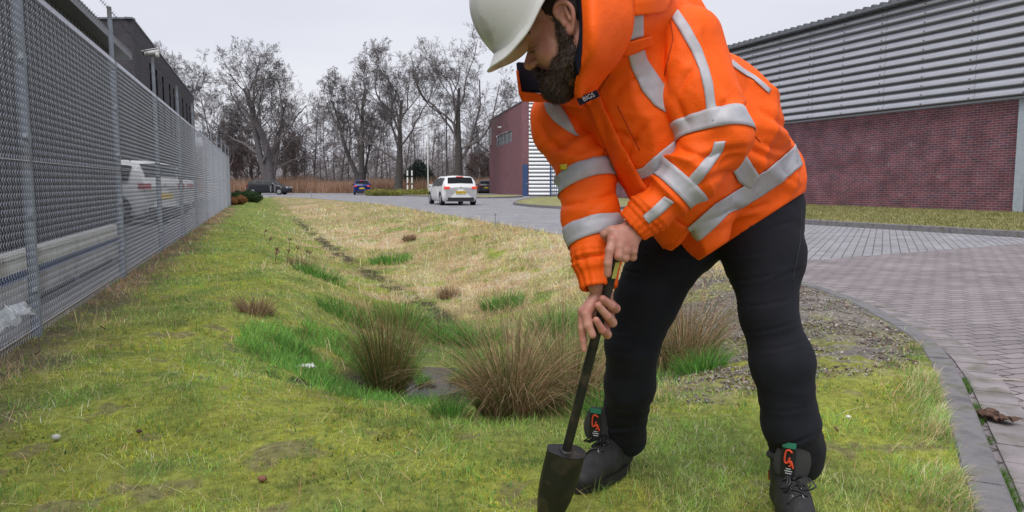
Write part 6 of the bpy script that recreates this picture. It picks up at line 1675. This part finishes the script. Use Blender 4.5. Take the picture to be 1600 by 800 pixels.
# ------------------------------------------------------------ grasses and reeds
def blades(name, base, H, W, lean, az, col, mat_=None, parent=None, seg=2, curl=.5, tipcol=None):
    """base (n,3); H height; W width; lean (0 upright..1 lying); az direction of lean"""
    n = len(base); d = np.stack([np.cos(az), np.sin(az), np.zeros(n)], 1)
    sd = rng.uniform(0, 2*np.pi, n); side = np.stack([np.cos(sd), np.sin(sd), np.zeros(n)], 1)
    up = np.array([0, 0, 1.0]); V = np.zeros((n, 2*seg+1, 3)); ang = lean*1.45
    p = base.copy(); L = H/seg
    for k in range(seg+1):
        w = W*(1-.75*k/seg)*.5
        if k < seg:
            V[:, 2*k] = p - side*w[:, None]; V[:, 2*k+1] = p + side*w[:, None]
            a = ang*(1-curl) + ang*2*curl*(k+.5)/seg
            p = p + (np.sin(a)[:, None]*d + np.cos(a)[:, None]*up)*L[:, None]
        else: V[:, 2*seg] = p
    nv = 2*seg+1; F = []
    for k in range(seg-1): F += [[2*k, 2*k+1, 2*k+3], [2*k, 2*k+3, 2*k+2]]
    F.append([2*seg-2, 2*seg-1, 2*seg]); F = np.array(F)
    FF = (F[None] + (np.arange(n)*nv)[:, None, None]).reshape(-1, 3)
    C = np.repeat(col[:, None, :], nv, 1)
    if tipcol is not None:
        C[:, -1] = tipcol; C[:, -3:-1] = (C[:, -3:-1]+tipcol[:, None])/2 if seg > 1 else C[:, -3:-1]
    return V.reshape(-1, 3), FF, C.reshape(-1, 3)
def build_blades(name, parts, m, parent=None):
    V = np.concatenate([p[0] for p in parts]); n = 0; Fs = []
    for p in parts: Fs.append(p[1]+n); n += len(p[0])
    return mesh_np(name, V, np.concatenate(Fs), m, parent, col=np.concatenate([p[2] for p in parts]))

# reeds in front of the wood
n = 52000; x = rng.uniform(-46, 6, n); y = rng.uniform(89.5, 97, n)
hh = rng.uniform(1.0, 2.1, n)*(.55+.75*vnoise(np.stack([x*.35, y*.5, x*0], 1)))
c = np.array([.60, .42, .31])[None]*rng.uniform(.55, 1.25, (n, 1)); c = c*(1-.25*rng.random((n, 1))*np.array([[0, .3, .6]]))
tag(build_blades('reed_bed', [blades('', np.stack([x, y, np.full(n, -.1)], 1), hh, np.full(n, .05), rng.uniform(.02, .22, n), rng.uniform(0, 6.28, n), c, seg=2)], M_blade), 'tan brown reed bed behind the road junction', 'reeds', kind='stuff')
# low brown undergrowth in the wood
n = 15000; y = rng.uniform(97, 118, n); x = (rng.uniform(180, 900, n)-800)/F_PX*y
c = np.array([.22, .17, .15])[None]*rng.uniform(.5, 1.3, (n, 1))
tag(build_blades('undergrowth', [blades('', np.stack([x, y, np.full(n, -.1)], 1), rng.uniform(.8, 3.2, n), np.full(n, .06), rng.uniform(.1, .5, n), rng.uniform(0, 6.28, n), c)], M_blade), 'brown undergrowth between the trunks of the wood', 'undergrowth', kind='stuff')

# lawn grasses
def sample_lawn(n, y0, y1, pw=1.0, halfw=.86):
    u = rng.random(n); Y = np.exp(np.log(y0) + u*np.log(y1/y0)) if pw == 1 else (y0**(1-pw) + u*(y1**(1-pw)-y0**(1-pw)))**(1/(1-pw))
    # within the camera's field plus a margin for a side step
    x = rng.uniform(-1, 1, n)*(halfw*Y + .9)
    ok = (x > x_fence(Y)-.05) & (x < x_edge(Y)+.01) & (Y < Y_END)
    return x[ok], Y[ok]
parts = []; MULT = 1.0
def emit(x, Y, mask, H, W, lean, col, jit=.3, az=None, seg=2, curl=.5, wmin=.0009):
    x, Y = x[mask], Y[mask]; n = len(x)
    if n == 0: return
    z = height(x, Y)
    H = (H*rng.uniform(.5, 1.35, n)); W = np.maximum(W, wmin*Y)*rng.uniform(.7, 1.3, n)
    az = rng.uniform(0, 6.28, n) if az is None else az + rng.normal(0, .7, n)
    c = np.broadcast_to(col, (n, 3)) if np.ndim(col) == 1 else col[mask]
    c = c*(1+jit*(rng.random((n, 1))*2-1)); c = c*(1+.12*rng.normal(size=(n, 3)))
    md = (.30 + 1.4*fbm2(x, Y, 4.2, 3, 90.0))[:, None]*(.8 + .4*fbm2(x, Y, .9, 2, 95.0))[:, None]*(.7 + .6*fbm2(x, Y, 15.0, 2, 99.0))[:, None]
    c = np.clip(c*1.85*md*np.array([1.0, 1.0, 1.0]), .005, .85)
    parts.append(blades('', np.stack([x, Y, z-.004], 1), H, W, np.clip(lean+.25*rng.normal(size=n), 0, 1.15), az, c, seg=seg, curl=curl))
def rand(n): return rng.random(n)
# moss and fine turf carpet
x, Y = sample_lawn(int(420000*MULT), 1.9, 24)
z_ = zones(x, Y); n1, n2, n3, n4, moss, straw, lush, mud, grav, soil = z_
bare = np.maximum(mud*.97, soil*.72); bare = np.maximum(bare, grav*.93)
keep = rand(len(x)) > bare
under = height(x, Y) < WATER_Z - .01
keep &= ~under
base_c = ground_color(x, Y)
isM = (rand(len(x)) < moss*.9) & keep & (straw < .6)
emit(x, Y, isM, .014, .0035, .35, np.array([.275, .29, .035]), .5, seg=1, wmin=.0014)
isS = keep & ~isM & (rand(len(x)) < (.15 + .8*straw))
sC = straw_tone(x, Y, n3, n2)*1.3
emit(x, Y, isS, .05, .0022, .62, sC, .35)
isG = keep & ~isM & ~isS
gC = np.array([.15, .23, .045])*(1-sstep(.35, .65, n2))[:, None] + np.array([.25, .29, .08])*sstep(.35, .65, n2)[:, None]
emit(x, Y, isG & (lush < .5), .034, .0026, .5, gC, .4)
emit(x, Y, isG & (lush >= .5), .10, .0035, .4, np.array([.11, .23, .05]), .4)
# taller thin grass, tufty
x, Y = sample_lawn(int(150000*MULT), 1.9, 40)
n1, n2, n3, n4, moss, straw, lush, mud, grav, soil = zones(x, Y)
tuft = fbm2(x, Y, 6.5, 2, 30.0)
keep = (rand(len(x)) > np.maximum(np.maximum(mud, grav*.96), soil*.7)) & (height(x, Y) > WATER_Z)
m_g = keep & (tuft > .60) & (straw < .5)
emit(x, Y, m_g, .062, .0024, .45, np.array([.15, .24, .06]), .35, seg=3)
m_s = keep & (rand(len(x)) < straw*.95) & (tuft > .36)
# tall dry grass on the banks: more upright and longer further up the right bank
emit(x, Y, m_s, np.full(int(m_s.sum()), .15)*(.6+.8*fbm2(x[m_s], Y[m_s], 1.5, 2, 3.0)) if m_s.any() else .15, .0022, .42, straw_tone(x, Y, n3, n2)*1.35, .35, seg=3)
# laid-over straw swathes on the ditch slopes
m_l = keep & (straw > .45) & (n4 > .5)
emit(x, Y, m_l, .20, .0028, .98, np.array([.58, .44, .26]), .25, az=-1.9, seg=3, curl=.25)
n = int(32000*MULT); a = rng.uniform(0, 6.28, n); rr = rng.uniform(.30, 1.35, n); x = -.55 + rr*1.05*np.cos(a); y = 5.45 + rr*.95*np.sin(a)
ok = (fbm2(x, y, 3.2, 3, 70.0) > np.where(rr < .55, .52, .44)) & (height(x, y) > WATER_Z-.01); x, y = x[ok], y[ok]; a = a[ok]
emit(x, y, np.ones(len(x), bool), .095, .0038, .5, np.array([.115, .235, .05]), .45, seg=3)
# low broad leaved weeds and flat dead straw scattered through the turf
x, Y = sample_lawn(26000, 1.9, 9); wz = zones(x, Y); wk = (fbm2(x, Y, 2.2, 3, 120.0) > .56) & (rand(len(x)) > np.maximum(wz[8], wz[9])) & (height(x, Y) > WATER_Z)
emit(x, Y, wk, .022, .009, .85, np.array([.075, .15, .035]), .35, seg=2)
x, Y = sample_lawn(9000, 1.9, 9); wk = (height(x, Y) > WATER_Z) & (fbm2(x, Y, 1.6, 2, 130.0) > .45)
emit(x, Y, wk, .09, .0024, 1.02, np.array([.42, .31, .18]), .4, seg=3, curl=.1)
# ruff of longer grass against the kerb and below the fence
y = rng.uniform(2.0, 4.5, int(5500*MULT)); x = x_edge(y) - np.abs(rng.normal(0, .10, len(y)))
mk = fbm2(x, y, 3.0, 2, 40.0) > .45
emit(x, y, mk & (rand(len(x)) < .4), .075, .0026, .65, np.array([.40, .32, .18]), .35, az=0.0, seg=3)
emit(x, y, mk & (rand(len(x)) < .5), .06, .003, .5, np.array([.15, .24, .06]), .35, seg=3)
y = rng.uniform(3.2, 30, int(9000*MULT)); x = x_fence(y) + np.abs(rng.normal(.05, .22, len(y)))
emit(x, y, fbm2(x, y, 2.0, 2, 50.0) > .5, .08, .0026, .6, np.array([.30, .22, .14]), .4, seg=2)
# weeds in the gap between kerb and gutter
y = rng.uniform(1.9, 3.9, int(2600*MULT)); x = x_edge(y) + .15 + rng.normal(0, .008, len(y))
mk = fbm2(x, y, 4.0, 2, 60.0) > .42; x, y = x[mk], y[mk]; n = len(x)
c = np.array([.10, .20, .035])[None]*rng.uniform(.6, 1.3, (n, 1))
parts.append(blades('', np.stack([x, y, np.full(n, ROAD_Z)], 1), rng.uniform(.02, .07, n), np.full(n, .004), rng.uniform(.3, .9, n), rng.uniform(0, 6.28, n), c))
tag(build_blades('grass', parts, M_blade), 'short mixed grass, moss and dry straw covering the lawn and ditch', 'grass', kind='stuff')
# verge grass by the hall and on the islands, seen far off
n = int(30000*MULT); s = rng.uniform(-3, 12, n); k_ = k1[None] + (hp(10, 0, 0)[0]-k1[0])*0
t1 = rng.uniform(0, 1.5, n)[:, None]; t2 = rng.random(n)[:, None]
pA = pp[0][None]*(1-t1/1.5) + pp[1][None]*(t1/1.5); pB = pp[3][None]*(1-t1/1.5) + pp[2][None]*(t1/1.5); q_ = pA*(1-t2)+pB*t2
nz_ = fbm2(q_[:, 0], q_[:, 1], .8, 3, 5.0)[:, None]; c = np.array([.13, .19, .04])*(1-nz_) + np.array([.42, .34, .17])*nz_; c = c*rng.uniform(.6, 1.3, (n, 1))
tag(build_blades('verge_grass', [blades('', np.column_stack([q_, np.full(n, .05)]), rng.uniform(.04, .10, n), np.full(n, .02), rng.uniform(.2, .7, n), rng.uniform(0, 6.28, n), c)], M_blade), 'short grass on the strip in front of the long hall', 'grass', kind='stuff')

# ------------------------------------------------------------ rush clumps and green tussocks
def clump(name, px, py, z, Y, n, H, spread, flare, label, cat, cols, group=None, W=.003, fallen=.2, tip=None, seed=0):
    g = PY(px, py, Y); x0, y0 = g[0], Y; z0 = float(height(np.array([x0]), np.array([y0]))[0])
    t = empty(name, (x0, y0, z0), 0, label, cat, group)
    r_ = np.sqrt(rng.random(n))*spread; a = rng.uniform(0, 6.28, n); bx = r_*np.cos(a); by = r_*np.sin(a)
    bz = height(bx+x0, by+y0) - z0 - .01
    lean = np.clip((r_/spread)*flare + .13*rng.normal(size=n), .01, 1); fl = rng.random(n) < fallen
    lean = np.where(fl, rng.uniform(.5, .95, n), lean)
    hh = H*rng.uniform(.45, 1.18, n); az = a + .35*rng.normal(size=n); az = np.where(fl, rng.uniform(0, 6.28, n), az)
    cols = np.array(cols); ci = rng.integers(0, len(cols), n); c = cols[ci]*rng.uniform(.35, 1.6, (n, 1))
    tc = None if tip is None else np.broadcast_to(np.array(tip), (n, 3))*rng.uniform(.6, 1.3, (n, 1))
    pr = [blades('', np.stack([bx, by, bz], 1), hh, np.full(n, W)*rng.uniform(.7, 1.5, n), lean, az, c, seg=5, curl=.75, tipcol=tc)]
    build_blades('stems', pr, M_blade, t)
    # heart of old brown stems at the foot
    m_ = n//3; a = rng.uniform(0, 6.28, m_); r_ = rng.random(m_)*spread*.9
    pr = [blades('', np.stack([r_*np.cos(a), r_*np.sin(a), np.full(m_, -.02)], 1), H*rng.uniform(.15, .4, m_), np.full(m_, W*1.3), rng.uniform(.3, 1.0, m_), a+rng.normal(0, .6, m_), np.array([.16, .10, .06])[None]*rng.uniform(.4, 1.3, (m_, 1)), seg=3)]
    build_blades('old_leaves', pr, M_blade, t)
    return t
RUSH = [(.10, .15, .04), (.19, .19, .06), (.38, .21, .11), (.06, .11, .025)]
BROWN = [(.50, .31, .19), (.36, .21, .125), (.60, .43, .27), (.19, .20, .07)]
clump('rush_clump', 604, 600, 0, 5.25, 1200, .84, .115, .40, 'upright rush clump standing in the ditch water, left of the others', 'rushes', RUSH, 'rush clumps', tip=(.34, .19, .10), fallen=.08)
clump('rush_clump', 800, 655, 0, 3.50, 1700, .62, .15, .85, 'widest brown rush clump, between the water and the digging tool', 'rushes', BROWN+RUSH[:2], 'rush clumps', tip=(.44, .30, .19), fallen=.25)
clump('rush_clump', 885, 640, 0, 3.85, 1000, .68, .18, .6, 'brown rush clump just left of the worker\'s far leg', 'rushes', BROWN+RUSH[:2], 'rush clumps', tip=(.44, .30, .19), fallen=.25)
clump('rush_clump', 1068, 600, 0, 4.85, 1100, .66, .20, .65, 'rush clump seen between the worker\'s two legs', 'rushes', BROWN+RUSH[:1], 'rush clumps', tip=(.36, .25, .15), fallen=.25)
LUSH = [(.14, .34, .06), (.10, .28, .05), (.22, .40, .10)]
tus = [(700, 680, 3.30, 300, .15, .07, 'green grass tussock in front of the ditch water'), (690, 500, 7.4, 420, .26, .22, 'bright tussock behind the upright rush clump'), (745, 505, 7.2, 420, .26, .2, 'bright tussock behind the widest rushes, left one'),
       (870, 490, 7.3, 500, .28, .26, 'large green tussock left of the sleeve cuff'), (630, 480, 7.9, 500, .3, .3, 'pale green tussock right behind the upright rushes'), (1095, 640, 4.4, 420, .18, .14, 'vivid green tussock between the worker\'s legs'),
       (540, 500, 7.2, 380, .22, .25, 'grey green tussock left of the upright rushes'), (500, 455, 9.2, 420, .2, .3, 'soft green tussock on the left ditch slope'), (940, 645, 3.3, 260, .16, .12, 'green tussock behind the far boot'),
       (785, 455, 9.0, 380, .22, .25, 'green tussock on the dry right bank'), (610, 395, 14, 400, .2, .4, 'far green tussock beside the ditch line'), (460, 560, 5.4, 300, .12, .15, 'low green tussock by the white litter')]
for k, (px, py, Y, n, H, sp, lb) in enumerate(tus):
    clump('grass_tussock', px, py, 0, Y, int(n*1.4), H, sp, .6, lb, 'tussock', LUSH, 'green grass tussocks', W=max(.003, .0008*Y), fallen=.1)
for k, (px, py, Y) in enumerate([(400, 515, 6.0), (470, 430, 10.5), (700, 440, 10.0), (640, 360, 17.0)]):
    clump('dry_tussock', px, py, 0, Y, 420, .20, .13, .7, ['dry brown tussock on the left slope by the moss', 'dry tussock above the soft green one, left slope', 'dry straw tussock in the middle of the ditch', 'far dry tussock near the road bank'][k], 'tussock', [(.42, .30, .19), (.30, .2, .12)], 'dry tussocks', W=max(.003, .0008*Y), fallen=.3)
# dead flower stalks on the left slope
M_stalk = mat('dead_stalk', (.22, .13, .09), rough=.9)
for k in range(9):
    px = 412 + k*8.5 + random.uniform(-8, 8); Y = random.uniform(9.5, 15.0); g_ = PY(px, 400, Y); z0 = float(height(np.array([g_[0]]), np.array([Y]))[0])
    t = MB(); hgt_ = random.uniform(.10, .22); t.tube((0, 0, 0), (.02, 0, hgt_), .006, .004, 5)
    for q in range(9):
        a = random.uniform(0, 6.28); rr_ = random.uniform(.01, .045); t.tube((.02, 0, hgt_-.03), (.02+rr_*math.cos(a), rr_*math.sin(a), hgt_+random.uniform(-.01, .03)), .003, .007, 4)
    o = t.build('dead_flower_stalk', M_stalk); o.location = (g_[0], Y, z0); o.rotation_euler = (random.uniform(-.1, .1), random.uniform(-.1, .1), 0)
    tag(o, ORD[k] + ' dead brown flower stalk from the left on the ditch slope', 'plant', 'dead flower stalks on the slope')

# ------------------------------------------------------------ gravel, stones, leaves, litter
def stones(name, x, Y, r, cols, label):
    n = len(x); base = np.array([(1, 0, 0), (0, 1, 0), (-1, 0, 0), (0, -1, 0), (0, 0, .7), (0, 0, -.5)], float)
    F0 = np.array([(0, 1, 4), (1, 2, 4), (2, 3, 4), (3, 0, 4), (1, 0, 5), (2, 1, 5), (3, 2, 5), (0, 3, 5)])
    V = base[None]*r[:, None, None]*rng.uniform(.55, 1.3, (n, 6, 1)); a = rng.uniform(0, 6.28, n); ca, sa = np.cos(a)[:, None], np.sin(a)[:, None]
    X = V[..., 0]*ca - V[..., 1]*sa; Yy = V[..., 0]*sa + V[..., 1]*ca; z = height(x, Y)
    V = np.stack([X + x[:, None], Yy + Y[:, None], V[..., 2] + z[:, None] + r[:, None]*.2], -1)
    F = (F0[None] + (np.arange(n)*6)[:, None, None]).reshape(-1, 3)
    c = np.array(cols)[rng.integers(0, len(cols), n)]*rng.uniform(.6, 1.3, (n, 1))
    return mesh_np(name, V.reshape(-1, 3), F, M_ground, col=np.repeat(c, 6, 0))
n = 36000; x = rng.uniform(.4, 3.1, n); Y = rng.uniform(3.1, 9.3, n)
gz = zones(x, Y)[8]; ok = (rng.random(n) < gz*.9) & (x < x_edge(Y)-.02); x, Y = x[ok], Y[ok]
tag(stones('gravel', x, Y, rng.uniform(.004, .014, len(x)), [(.30, .27, .25), (.18, .16, .15), (.42, .38, .34), (.24, .17, .13)], ''), 'grey gravel and crumbs on the slope below the kerb', 'gravel', kind='stuff')
for k, (px, py, r_, c_, lb) in enumerate([(88, 690, .020, (.5, .5, .46), 'pale grey stone on the moss at the left'), (218, 678, .013, (.08, .05, .04), 'dark clod on the mossy lawn'), (1325, 655, .012, (.75, .75, .72), 'small white pebble right of the worker'), (410, 755, .018, (.25, .12, .07), 'brown dry leaf stub in the front lawn'), (785, 330, .02, (.4, .4, .4), 'small stone by the lawn edge')]):
    g_ = G(px, py, float(height(*[np.array([v_]) for v_ in G(px, py)[:2]])[0]))
    bm_v = []; 
    o = mesh_np('stone' if k != 3 else 'leaf_stub', [(r_*math.cos(a)*math.cos(b)*random.uniform(.8, 1.1), r_*.8*math.sin(a)*math.cos(b), r_*.6*math.sin(b)) for b in (-1.2, -.4, .4, 1.2) for a in np.linspace(0, 5.5, 8)],
                [[j*8+i, j*8+(i+1) % 8, (j+1)*8+(i+1) % 8, (j+1)*8+i] for j in range(3) for i in range(8)] + [[24+i for i in range(8)]], mat('stone_'+str(k), c_, rough=.9), smooth=True)
    o.location = (g_[0], g_[1], float(height(np.array([g_[0]]), np.array([g_[1]]))[0])+r_*.9); tag(o, lb, 'stone' if k != 3 else 'leaf')
# fallen leaves, each a curled blade
LEAFL = ['dead leaf by the dry tussock left of the ditch', 'dead leaf below the upright rush clump near the water', 'red brown leaf on the moss right of the near leg', 'dead leaf low down right of the near boot', 'dead leaf on bare soil by the plastic sheet',
         'dead leaf on the soil strip below the second fence post', 'dead leaf just right of the soil strip by the fence', 'dead leaf on the moss left of the dry tussock', 'dead leaf beneath the widest rushes', 'dead leaf in front of the ditch water tussock',
         'dead leaf on the front lawn at far left', 'dead leaf in the grass beside the kerb, lower right', 'dead leaf in the middle of the front lawn', 'dead leaf right of the plastic sheet', 'dead leaf on the edge of the gravel slope', 'dead leaf on the mossy lawn left of centre']
M_leaf = mat('dead_leaf', (.14, .065, .035), rough=.7, var=.3, vscale=20)
lv = [(395, 590), (560, 640), (1305, 684), (1240, 720), (60, 560), (160, 520), (230, 545)]
for k, (px, py) in enumerate(lv):
    z0 = 0
    for _ in range(4): g_ = G(px, py, z0); z0 = float(height(g_[:1], g_[1:2])[0])
    V = []; s_ = random.uniform(.012, .020)
    for i_ in range(5):
        for j_ in range(3):
            u = i_/4; wv_ = s_*.5*math.sin(math.pi*(.12+.8*u)); V.append(((u-.5)*2*s_, (j_-1)*wv_, .012 + .35*s_*(abs(j_-1)) + .3*s_*math.sin(3*u+k)))
    o = mesh_np('fallen_leaf', V, [[i_*3+j_, (i_+1)*3+j_, (i_+1)*3+j_+1, i_*3+j_+1] for i_ in range(4) for j_ in range(2)], M_leaf, smooth=True)
    o.location = (g_[0], g_[1], z0+.02); o.rotation_euler = (random.uniform(-.4, .4), random.uniform(-.4, .4), random.uniform(0, 6)); tag(o, LEAFL[k], 'leaf', 'dead leaves lying in the grass')

def crumple(name, cx, cy, z, w, h, amp, m, n=26, seed=1, rz=0, tilt=0.0):
    u, v_ = np.meshgrid(np.linspace(-.5, .5, n), np.linspace(-.5, .5, n)); p = np.stack([u.ravel()*5+seed, v_.ravel()*5, np.zeros(n*n)], 1)
    X = u.ravel()*w + (vnoise(p+9)-.5)*w*.4; Y_ = v_.ravel()*h + (vnoise(p+21)-.5)*h*.4; rid = 1-np.abs(2*vnoise(p*1.3+3)-1)
    Z = rid*amp + amp*.5*vnoise(p*2.7)
    F = [[j*n+i, j*n+i+1, (j+1)*n+i+1, (j+1)*n+i] for j in range(n-1) for i in range(n-1)]
    o = mesh_np(name, np.stack([X, Y_, Z], 1), F, m); o.location = (cx, cy, z); o.rotation_euler = (tilt, 0, rz); return o
M_film, nt_, b_ = new_mat('clear_film'); b_.inputs['Base Color'].default_value = (.80, .84, .9, 1); b_.inputs['Roughness'].default_value = .12; b_.inputs['Alpha'].default_value = .5; b_.inputs['Specular IOR Level'].default_value = .9
q_ = fpt(4.55, .10)
tag(crumple('plastic_sheet', q_[0]+.05, q_[1]-.12, .05, .46, .40, .14, M_film, rz=-1.2, tilt=.55, seed=4), 'crumpled clear plastic sheet caught at the foot of the fence', 'plastic sheet')
z0 = -.3
for _ in range(5): g_ = G(478, 583, z0); z0 = float(height(g_[:1], g_[1:2])[0])
tag(crumple('paper_scrap', g_[0], g_[1], z0+.015, .12, .08, .035, mat('paper', (.75, .75, .73), rough=.7), rz=.2, seed=8, n=14), 'white scrap of litter lying at the edge of the ditch', 'litter')
# clod of earth and dead leaves in the gutter
crumple_o = crumple('leaf_litter', *G(1553, 662, ROAD_Z)[:2], ROAD_Z+.012, .10, .16, .03, mat('litter_brown', (.12, .07, .05), rough=1, var=.5, vscale=60, bump=1), rz=.3, seed=12, n=18)
tag(crumple_o, 'brown heap of leaf litter lying on the gutter pavers', 'leaf litter')
g_ = G(1580, 595, ROAD_Z+.01); st = MB(); st.tube((-.10, 0, .006), (.0, .01, .010), .004, .005, 6); st.tube((0, .01, .010), (.10, 0, .006), .005, .003, 6)
o = st.build('twig', mat('pale_twig', (.42, .36, .30), rough=.9)); o.location = (g_[0], g_[1], ROAD_Z+.005); o.rotation_euler = (0, 0, -.3); tag(o, 'pale broken twig lying on the brown clinkers', 'twig')
